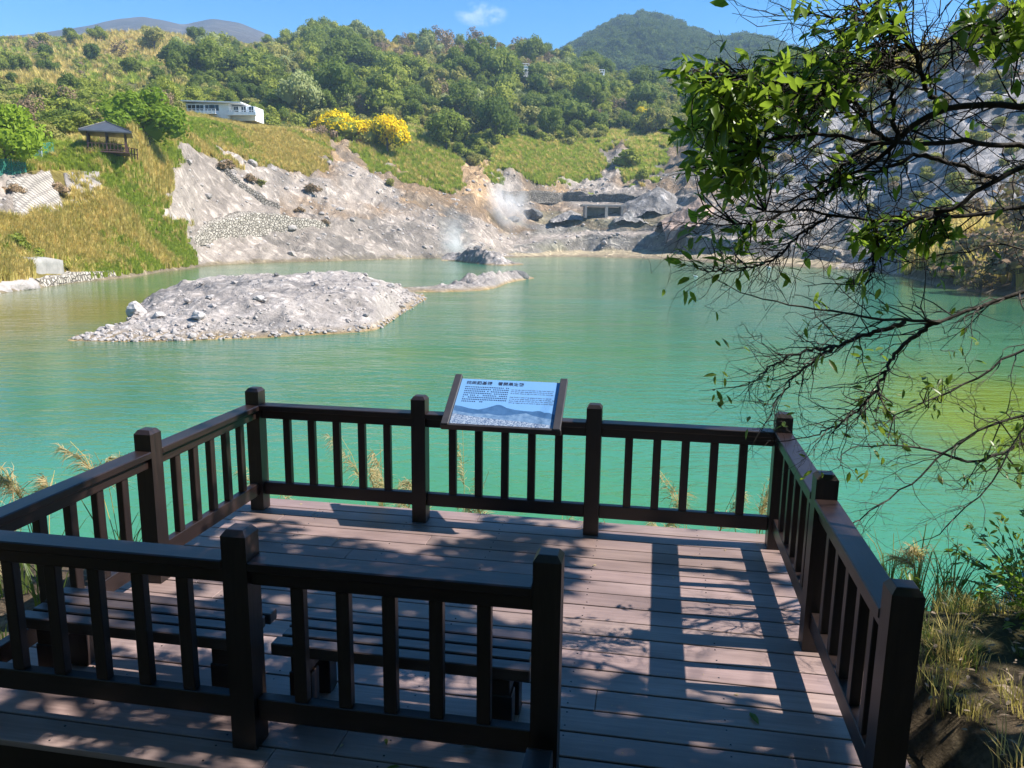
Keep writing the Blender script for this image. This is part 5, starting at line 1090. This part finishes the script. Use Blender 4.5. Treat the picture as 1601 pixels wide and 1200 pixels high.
def make_tree(name, label, base, top_z, limbs, bark, leafm, leafL, targets, nleaf_t, canopy, lfac):
    gz = bz(*base); r = empty(name, (0, 0, 0), 0, label, 'tree'); tb = MB()
    tp = smooth_path([(base[0], base[1], gz - .4), (base[0] - .05, base[1] + .08, gz + 1.2), (base[0] - .22, base[1] - .05, gz + 3), (base[0] - .1, base[1] - .3, top_z)], 14)
    tb.tube(tp, np.linspace(.17, .05, 14), 10); tb.build('trunk', bark, r, smooth=True); lv_all = Leaves()
    pts_all = []; parts_ = []
    for pts, w0, w1, leafp, tl in limbs:
        leafp *= lfac
        P = [P3(*q) for q in pts]; dep = pts[0][2]; b = MB()
        if pts[0][0] > 1601 or pts[0][1] < 0:        # runs back to the trunk outside the picture
            j = int(np.abs(tp[:, 2] - (P[0][2] + .15)).argmin()); a = tp[j]; mid = (a + P[0]) / 2 + np.array((0, 0, .06)); P = [a, mid] + P; wl = [w0 * 1.5, w0 * 1.25]
        else: wl = []
        n = max(12, int(6 * len(P))); Q = smooth_path(P, n); Q = Q + .006 * rb.normal(size=Q.shape)
        wr = np.interp(np.linspace(0, 1, n), [0, 1], [w0 * (1.4 if wl else 1.0), w1]) * dep / FPX / 2; b.tube(Q, wr, 7)
        ln = np.linalg.norm(np.diff(Q, axis=0), axis=1).sum(); lv = Leaves(); k0 = 2
        for i in range(k0, n):
            pts_all.append((Q[i], wr[i], len(parts_))); t_ = unit(Q[min(i + 1, n - 1)] - Q[i - 1])
            if not in_frame(Q[i], 60): continue
            for _ in range(2 if i > n * .35 else 1):
                if rb.random() < .55:
                    sd = rb.normal(size=3); sd -= t_ * (sd @ t_); sd = unit(sd); dirn = unit(t_ * rb.uniform(.5, 1.1) + sd * .8 + np.array((-.15, 0, .05)))
                    twig(b, lv, Q[i], dirn, tl * rb.uniform(.45, 1.1), max(.0018, min(.0042, wr[i] * .5)), 2 if rb.random() < .7 else 1, leafp, leafL, -.02)
        twig(b, lv, Q[-1], unit(Q[-1] - Q[-3]), tl * .8, wr[-1], 1, max(leafp, .10), leafL, -.03)
        parts_.append((b, lv))
    base_pts = np.array([q[0] for q in pts_all])
    if targets:
        for (px, py, dep) in targets:
            T = P3(px, py, dep); d2 = ((base_pts - T) ** 2).sum(1) + .25 * np.maximum(0, T[0] - base_pts[:, 0]); j = int(d2.argmin()); a = base_pts[j]; b, lv = parts_[pts_all[j][2]]
            mid = (a + T) / 2 + np.array((0, 0, -.04)) + .04 * rb.normal(size=3); b.tube(smooth_path([a, mid, T], 7), np.linspace(.0045, .0018, 7), 4); sprig(lv, T, unit(T - mid), rb.integers(*nleaf_t), leafL * 1.05, .75, .35)
            if rb.random() < .8: sprig(lv, mid, unit(T - a), 3, leafL, .8, .3)
    for b, lv in parts_:
        lb = b.build('limb', bark, r, smooth=True)
        if lv.V: lv.build('foliage', leafm, lb)
    if canopy is not None: canopy(r, tp, bark, leafm)
    return r
def poly_targets(poly, n, dlo, dhi, seed):
    rs = np.random.default_rng(seed); xs = [p[0] for p in poly]; ys = [p[1] for p in poly]; out = []
    while len(out) < n:
        x, y = rs.uniform(min(xs), max(xs)), rs.uniform(min(ys), max(ys)); c = False
        for i in range(len(poly)):
            (x1, y1), (x2, y2) = poly[i], poly[i - 1]
            if (y1 > y) != (y2 > y) and x < (x2 - x1) * (y - y1) / (y2 - y1) + x1: c = not c
        if c: out.append((x, y, rs.uniform(dlo, dhi)))
    return out
TG = poly_targets([(1062, 92), (1110, 80), (1180, 72), (1255, 78), (1315, 70), (1350, 95), (1335, 140), (1290, 165), (1240, 190), (1190, 205), (1165, 250), (1185, 300), (1150, 318), (1118, 300), (1075, 250), (1052, 215), (1078, 160)], 165, 2.95, 3.9, 5)
TG += poly_targets([(1255, 0), (1400, -10), (1440, 40), (1390, 75), (1330, 45), (1270, 25)], 12, 3.0, 3.4, 6) + poly_targets([(1500, 0), (1630, -20), (1630, 110), (1585, 130), (1540, 90), (1500, 50)], 24, 2.9, 3.2, 7)
TG += poly_targets([(1330, 362), (1390, 345), (1470, 342), (1520, 360), (1500, 382), (1420, 388), (1360, 396)], 28, 3.8, 4.1, 8) + poly_targets([(1110, 370), (1160, 350), (1165, 390), (1115, 405)], 6, 3.8, 3.95, 9) + poly_targets([(1300, 250), (1330, 260), (1325, 290), (1290, 280)], 4, 3.6, 3.8, 9)
def canopy(r, tp, bark, leafm):
    """the crown overhead and to the right: its shade falls on the deck and the steps"""
    rs = np.random.default_rng(31); b = MB(); hub = tp[-3]; V = []; F = []; centers = []
    for i in range(15):
        e = np.array((rs.uniform(-.5, 9.5), rs.uniform(-3.5, 5.0), rs.uniform(5.0, 7.2))); m = (hub + e) / 2 + np.array((0, 0, .5)); q = smooth_path([tp[rs.integers(8, 13)], m, e], 10); b.tube(q, np.linspace(.05, .012, 10), 6)
        for k in range(4, 10):
            for _ in range(2):
                e2 = q[k] + rs.normal(size=3) * np.array((.9, .9, .35)); b.tube([q[k], (q[k] + e2) / 2 + .1 * rs.normal(size=3), e2], [.012, .008, .004], 4)
    n = 76000; tx = rs.uniform(-5.5, 6.5, n); ty = rs.uniform(-3.0, 8.0, n)
    X_ = (tx - DO[0]) * EX[0] + (ty - DO[1]) * EX[1]; Y_ = (tx - DO[0]) * EY[0] + (ty - DO[1]) * EY[1]
    cl = fbm(tx * 1.15, ty * 1.6, 3, 77)
    dens = np.interp(Y_, [-1.4, -.3, .35, .9, 1.6, 2.4, 2.8, 3.2, 9], [0, .05, .36, .58, .66, .74, 1.0, 1.0, 1.0])
    left = np.clip((0.9 - X_) / 1.0, 0, 1) * (Y_ < 2.3); dens = dens * (1 - .75 * left)
    right = np.clip((X_ - 3.35) / .5, 0, 1) * (Y_ < 2.75); dens = dens * (1 - .72 * right) + (X_ > 4.75) * (Y_ > 0.9) * .12
    nearr = (X_ > 3.0) * (Y_ > 2.4) * (X_ < 4.7); dens = dens * (1 - .35 * nearr)
    dens = dens * (1 - .95 * (np.hypot(tx + .37, ty - 4.25) < .42)); dens = dens * (1 - ((np.abs(tx + 1.05) < .8) & (np.abs(ty - 6.66) < .42))); dens = dens * np.where((X_ > 4.75) & (Y_ > 1.5), .42, 1.0); dens = dens * (1 - .75 * np.clip((-1.0 - tx) / .5, 0, 1) * ((ty > 3.3) & (ty < 4.6) & (tx > -2.9)))
    keep = rs.random(n) < np.clip(dens * (1 + 4.2 * cl * (dens < .8)), 0, 1) * .52
    z = rs.uniform(5.2, 7.4, n); P = np.c_[tx + .936 * z, ty - .10 * z, z]; P = P[keep]
    P = np.array([p for p in P if not in_frame(p, 90)])
    m = len(P); nr = np.array((.35, 0, 1.0)) + .55 * rs.normal(size=(m, 3)); nr /= np.linalg.norm(nr, axis=1)[:, None]; a = np.cross(nr, rs.normal(size=(m, 3))); a /= np.linalg.norm(a, axis=1)[:, None]; c = np.cross(nr, a); s_ = rs.uniform(.075, .13, (m, 1))
    V = np.stack([P - a * s_, P - a * s_ * .3 + c * s_ * .42, P + a * s_ * .4 + c * s_ * .36, P + a * s_, P + a * s_ * .4 - c * s_ * .36, P - a * s_ * .3 - c * s_ * .42], 1).reshape(-1, 3); i6 = np.arange(m)[:, None] * 6
    F = np.concatenate([i6 + np.array((0, 1, 4, 5)), i6 + np.array((1, 2, 3, 4))], 0)
    cr_ = poly_mesh('crown', V, F, leafm, r); b.build('limb', bark, r, smooth=True)
make_tree('leafy_tree', 'leafy tree with dark spreading limbs and glossy green leaves overhanging from the upper right', TR1, 6.0, LIMBS1, MAT['bark'], MAT['leaf_fore'], .082, TG, (4, 7), canopy, .06)
make_tree('bare_tree', 'nearly bare tree with fine curving twigs reaching over the water on the right', TR2, 4.2, LIMBS2, MAT['pale_bark'], MAT['leaf_fore_b'], .068, poly_targets([(1355, 640), (1400, 610), (1400, 680), (1360, 700)], 5, 4.4, 4.7, 15) + poly_targets([(1440, 580), (1480, 570), (1500, 610), (1450, 620)], 4, 4.5, 4.7, 16) + poly_targets([(1560, 690), (1640, 660), (1640, 800), (1560, 740)], 12, 4.6, 5.0, 17), (3, 6), None, .13)

# ------------------------------------------------------------------ plants at the deck
def reed(label, base, stalks, hgt, blades, seed, lean=(0, 0), plume=True, blade_h=1.0, mat='reed', cat='silvergrass', name='silvergrass', wd=.008):
    rs = np.random.default_rng(seed); r = empty(name, base, 0, label, cat); bl = []; fl = []
    for i in range(blades):
        a = rs.uniform(0, 2 * pi); L = blade_h * rs.uniform(.5, 1.15); out_ = L * rs.uniform(.2, .75); d = np.array((cos(a), sin(a), 0)) + np.array((*lean, 0)) * .5; s = np.array((-sin(a), cos(a), 0)) * wd * rs.uniform(.6, 1.2); p0 = np.array((cos(a + 1), sin(a + 1), 0)) * rs.uniform(0, .12); k = len(bl); seg_ = 5
        for j in range(seg_ + 1):
            f = j / seg_; c = p0 + d * out_ * f ** 1.7 + np.array((0, 0, L * (f - .35 * f ** 3 * rs.uniform(.6, 1.2)) * 1.15)); ww = (1 - f ** 2) if j < seg_ else .02; bl += [c - s * ww, c + s * ww]
        fl += [(k + 2 * j, k + 2 * j + 1, k + 2 * j + 3, k + 2 * j + 2) for j in range(seg_)]
    me = quad_mesh('blades', np.array(bl), np.array(fl), [MAT[mat]]); link(bpy.data.objects.new('blades', me), r)
    for i in range(stalks):
        a = rs.uniform(0, 2 * pi); H = hgt * rs.uniform(.8, 1.08); d = np.array((cos(a) * .16 + lean[0], sin(a) * .16 + lean[1], 0)); pts = [np.array((0, 0, 0)), d * H * .3 + np.array((0, 0, H * .5)), d * H * .8 + np.array((0, 0, H * .9)), d * H * 1.15 + np.array((0, 0, H))]; q = smooth_path(pts, 9); b = MB().tube(q, np.linspace(.0045, .002, 9), 4); st = b.build('stalk', MAT['grass_dry'], r)
        if plume:
            V = []; F = []; tip = q[-1]; dr = unit(np.array((d[0] + .25 * rs.normal(), d[1] + .25 * rs.normal(), 0)) + 1e-3); Lp = .34 * rs.uniform(.8, 1.2)
            for f in np.linspace(0, 1, 26):
                ax = q[-3] + (tip - q[-3]) * f + dr * .10 * f * f - np.array((0, 0, .05 * f * f))
                for _ in range(5):
                    dd = unit(dr * rs.uniform(.2, .9) + .45 * rs.normal(size=3) + np.array((0, 0, .55 - .8 * f))); l = Lp * rs.uniform(.35, .75) * (1 - .45 * f); s = unit(np.cross(dd, rs.normal(size=3))) * .0028; k = len(V); m_ = ax + dd * l * .55; e_ = ax + dd * l + dr * l * .2 - np.array((0, 0, l * .3)); V += [ax - s, ax + s, m_ + s, m_ - s, e_]; F += [(k, k + 1, k + 2, k + 3), (k + 3, k + 2, k + 4, k + 4)]
            link(bpy.data.objects.new('plume', quad_mesh('plume', np.array(V), np.array(F), [MAT['plume']])), st)
    return r
def below(px, py, Ydeck):       # foot of a plant whose head shows at (px, py), standing beyond the deck edge at deck Y
    r_ = ray(px, py); e = np.array((*EY, 0)); d0 = np.array((*DO, 0)); t_ = ((d0 + e * Ydeck - CAM) @ e) / (r_ @ e); p = CAM + r_ * t_; z = max(bz(p[0], p[1]), WZ - .1); return (p[0], p[1], z), p[2] - z
for i, (px, py, Yd, lb) in enumerate([(598, 702, -.85, 'pale silvergrass with curling plumes behind the first bay of the far railing'), (622, 730, -.7, 'pale silvergrass arching close to the second post of the far railing'), (440, 748, -.8, 'short pale silvergrass behind the left end of the far railing'), (728, 700, -1.2, 'thin pale silvergrass under the information board'),
        (1115, 742, -.9, 'thin silvergrass behind the third bay of the far railing'), (1030, 760, -.8, 'short silvergrass beside the third post of the far railing'), (1185, 745, -.7, 'pale silvergrass at the far right corner post'), (790, 760, -.7, 'low silvergrass behind the middle bay of the far railing'), (690, 775, -.55, 'low green grass clump below the board, right of the second post'), (880, 782, -.5, 'low green grass clump left of the third post of the far railing'), (975, 790, -.5, 'grass clump behind the bottom rail, right of the third post'), (1080, 800, -.5, 'green grass clump at the deck edge in the third bay'), (520, 765, -.5, 'low pale grass clump at the deck edge in the first bay')]):
    b_, h_ = below(px, py, Yd); reed(lb, b_, 3 if i < 3 else 2, max(.5, h_), 30, 700 + i, (-.06, 0), True, max(.5, h_ * .75))
for i, (X_, Y_, zt_, lb) in enumerate([(-.75, .95, .80, 'tall silvergrass plume left of the left railing, nearest its far corner'), (-.95, 1.55, .85, 'silvergrass with fanned plumes left of the middle post of the left railing'), (-1.0, 2.1, .55, 'pale silvergrass clump outside the left railing behind the bench'), (-.7, 2.5, .2, 'leafy reed clump outside the left railing beside the near corner'), (-1.6, 1.2, .75, 'silvergrass plumes standing farthest out left of the left railing')]):
    q = dk(X_, Y_); z = max(bz(q[0], q[1]), WZ - .1); reed(lb, (q[0], q[1], z), 3, zt_ - z, 26, 720 + i, (-.08, .05), i != 3, (zt_ - z) * .7)
for i, (px, py, h_, n_, lb) in enumerate([(1392, 925, .62, 44, 'green arching reed clump beside the right railing at the water'), (1440, 920, .78, 50, 'tall green reed clump right of the near railing post'), (1490, 925, .7, 44, 'green reed clump between the railing and the leafy shrub'), (1360, 905, .5, 26, 'short reed clump touching the right railing'), (1530, 930, .5, 30, 'low reed clump under the leafy shrub')]):
    p = onz(px, py, -.25); reed(lb, (p[0], p[1], bz(p[0], p[1]) - .02), 2 if i < 3 else 0, h_ * 1.1, n_, 740 + i, (-.1, .05), i == 1, h_ * 1.15, 'reed', 'reeds', 'reed_clump')
# leafy shrub at the right edge
def leafy_shrub(label, base, R, H, n, mat, seed, L=.07):
    r = empty('leafy_shrub', base, 0, label, 'shrub'); b = MB(); lv = Leaves(); rs = np.random.default_rng(seed)
    for i in range(n):
        a = rs.uniform(0, 2 * pi); q = rs.uniform(0, 1) ** .6; e = np.array((R * q * cos(a), R * q * sin(a), H * rs.uniform(.25, 1) * (1.1 - .5 * q))); m = e * .5 + np.array((0, 0, .12 * H)); b.tube(smooth_path([np.zeros(3), m, e], 6), np.linspace(.006, .002, 6), 4)
        sprig(lv, e, unit(e - m), rb.integers(5, 10), L, .8, .1); sprig(lv, (e + m) / 2, unit(e), 3, L, .9, .1)
    lv.build('foliage', MAT[mat], b.build('stems', MAT['pale_bark'], r, smooth=True)); return r
p = onz(1585, 925, -.15); leafy_shrub('yellow green leafy shrub at the right edge above the dark soil', (p[0] + .15, p[1], bz(p[0], p[1])), .62, 1.0, 90, 'leaf_fore_b', 51)
p = onz(1610, 985, -.1); leafy_shrub('low dark leafy shrub at the right edge on the shaded soil', (p[0] + .1, p[1], bz(p[0], p[1])), .45, .5, 50, 'leaf_fore', 52)
p = onz(1545, 900, -.2); leafy_shrub('small bright leafy shrub between reeds and the yellow green shrub', (p[0], p[1], bz(p[0], p[1])), .35, .5, 40, 'leaf_fore_b', 53, .055)
# dry grass tufts and dead leaves on the soil
TB = [tuft('bank_tuft%d' % i, 'grass_dry' if i else 'reed', 46, .34, .0035, 130 + i, .10, .7) for i in range(3)]
n = 420; gx = rng.uniform(2.5, 6.5, n); gy = rng.uniform(1.5, 6.6, n); pz = np.array([bz(a, b) for a, b in zip(gx, gy)])
scatter('dry_bank_grass', np.c_[gx, gy, pz - .01], rng.uniform(.35, 1.1, n), rng.choice(3, n, p=(.3, .4, .3)), TB)
lv = Leaves(); 
for i in range(2400):
    x, y = rng.uniform(2.4, 6.5), rng.uniform(1.2, 6.6); z = bz(x, y) + .05; a = rng.uniform(0, 6.28); l = rng.uniform(.03, .075); lv.leaf(np.array((x, y, z + rng.uniform(-.02, .02))), np.array((cos(a), sin(a), .25 * rng.normal())), unit(np.array((0, 0, 1.)) + .4 * rng.normal(size=3)), l, l * .42, .3)
o = lv.build('leaf_litter', MAT['dead_leaf'], None); tag(o, kind='stuff')
for i, (px, py, lb, mt_, L) in enumerate([(1172, 1028 + 85, 'single green leaf lying on the planks near the right railing', 'leaf_fore', .10), (603, 1154, 'pale green leaf on the planks in front of the near railing', 'leaf_fore_b', .05), (722, 1168, 'curled dry leaf on the planks in front of the near railing', 'dead_leaf', .08), (626, 1198, 'pale leaf at the bottom edge of the planks', 'leaf_fore_b', .07)]):
    p = onz(px, py, .012); l = Leaves(); a = rng.uniform(0, 6.28); l.leaf(np.zeros(3), np.array((cos(a), sin(a), 0)), np.array((0, 0, 1.)), L, L * .45, .12); o = l.build('fallen_leaf', MAT[mt_], None); o.location = p; tag(o, lb, 'leaf')

lv = Leaves()
for i in range(150):
    q = dk(rng.uniform(-.2, 4.7), rng.uniform(-.2, 3.3), .004); a = rng.uniform(0, 6.28); l = rng.choice([.008, .012, .03], p=(.5, .35, .15)); lv.leaf(np.array(q), np.array((cos(a), sin(a), 0)), unit(np.array((0, 0, 1.)) + .2 * rng.normal(size=3)), l, l * .5, .1)
tag(lv.build('deck_litter', MAT['plume'], None), kind='stuff')
# ------------------------------------------------------------------ steam and cloud
def puff(name, P, size, dens, noise, label, cat, seed, thr=(.42, .7), stretch=(1, 1, 1), kind=None, color=(1, 1, 1)):
    bm = bmesh.new(); bmesh.ops.create_icosphere(bm, subdivisions=3, radius=1.0)
    for v_ in bm.verts: v_.co = Vector((v_.co.x * size[0], v_.co.y * size[1], v_.co.z * size[2]))
    me = bpy.data.meshes.new(name); bm.to_mesh(me); bm.free(); t = NT(name + '_vapour'); tc = t.n('ShaderNodeTexCoord').outputs['Object']
    mp = t.n('ShaderNodeMapping', Vector=tc); mp.inputs['Scale'].default_value = tuple(1 / q for q in size); g = t.n('ShaderNodeVectorMath', _operation='LENGTH'); t.t.links.new(mp.outputs[0], g.inputs[0])
    fall = t.ramp(g.outputs['Value'], [(0.05, 1.0), (0.45, 0.42), (0.95, 0.0)]); mp2 = t.n('ShaderNodeMapping', Vector=tc); mp2.inputs['Scale'].default_value = stretch; mp2.inputs['Location'].default_value = (seed, seed * .7, 0)
    nz = t.ramp(t.noise(mp2.outputs[0], noise, 5, .6), [(thr[0], 0.0), (thr[1], 1.0)]); d = t.math('MULTIPLY', t.math('MULTIPLY', fall, nz), dens)
    pv_ = t.n('ShaderNodeVolumePrincipled', Density=d); t.set(pv_.inputs['Color'], color); pv_.inputs['Anisotropy'].default_value = 0.0; t.t.links.new(pv_.outputs[0], t.out.inputs['Volume']); me.materials.append(t.m)
    o = bpy.data.objects.new(name, me); COL.objects.link(o); o.location = P; tag(o, label, cat, kind=kind); return o
P = ground(790, 345); puff('steam', (P[0], P[1] - 3, P[2] + 3.2), (7.0, 4.5, 7.2), .75, .24, None, None, 3, (.36, .72), kind='stuff')
P = onz(712, 404, WZ); puff('steam', (P[0], P[1] - 1, P[2] + 3.0), (4.2, 3, 6.4), .70, .28, None, None, 8, (.36, .72), kind='stuff')
P = at(752, 22, 2600); puff('cloud', P, (95, 40, 42), .045, .018, None, None, 12, (.47, .62), (1, 1, 1.4), kind='stuff')
air = bpy.data.meshes.new('haze'); hz = MB().box((0, 900, 190), (3600, 3000, 402)); hm = NT('hazy_air')
hv = hm.n('ShaderNodeVolumePrincipled', Density=0.00024); hm.set(hv.inputs['Color'], (0.52, 0.72, 1.0)); hv.inputs['Anisotropy'].default_value = 0.0; hm.t.links.new(hv.outputs[0], hm.out.inputs['Volume'])
hz = hz.build('haze', hm.m, None); tag(hz, kind='stuff')
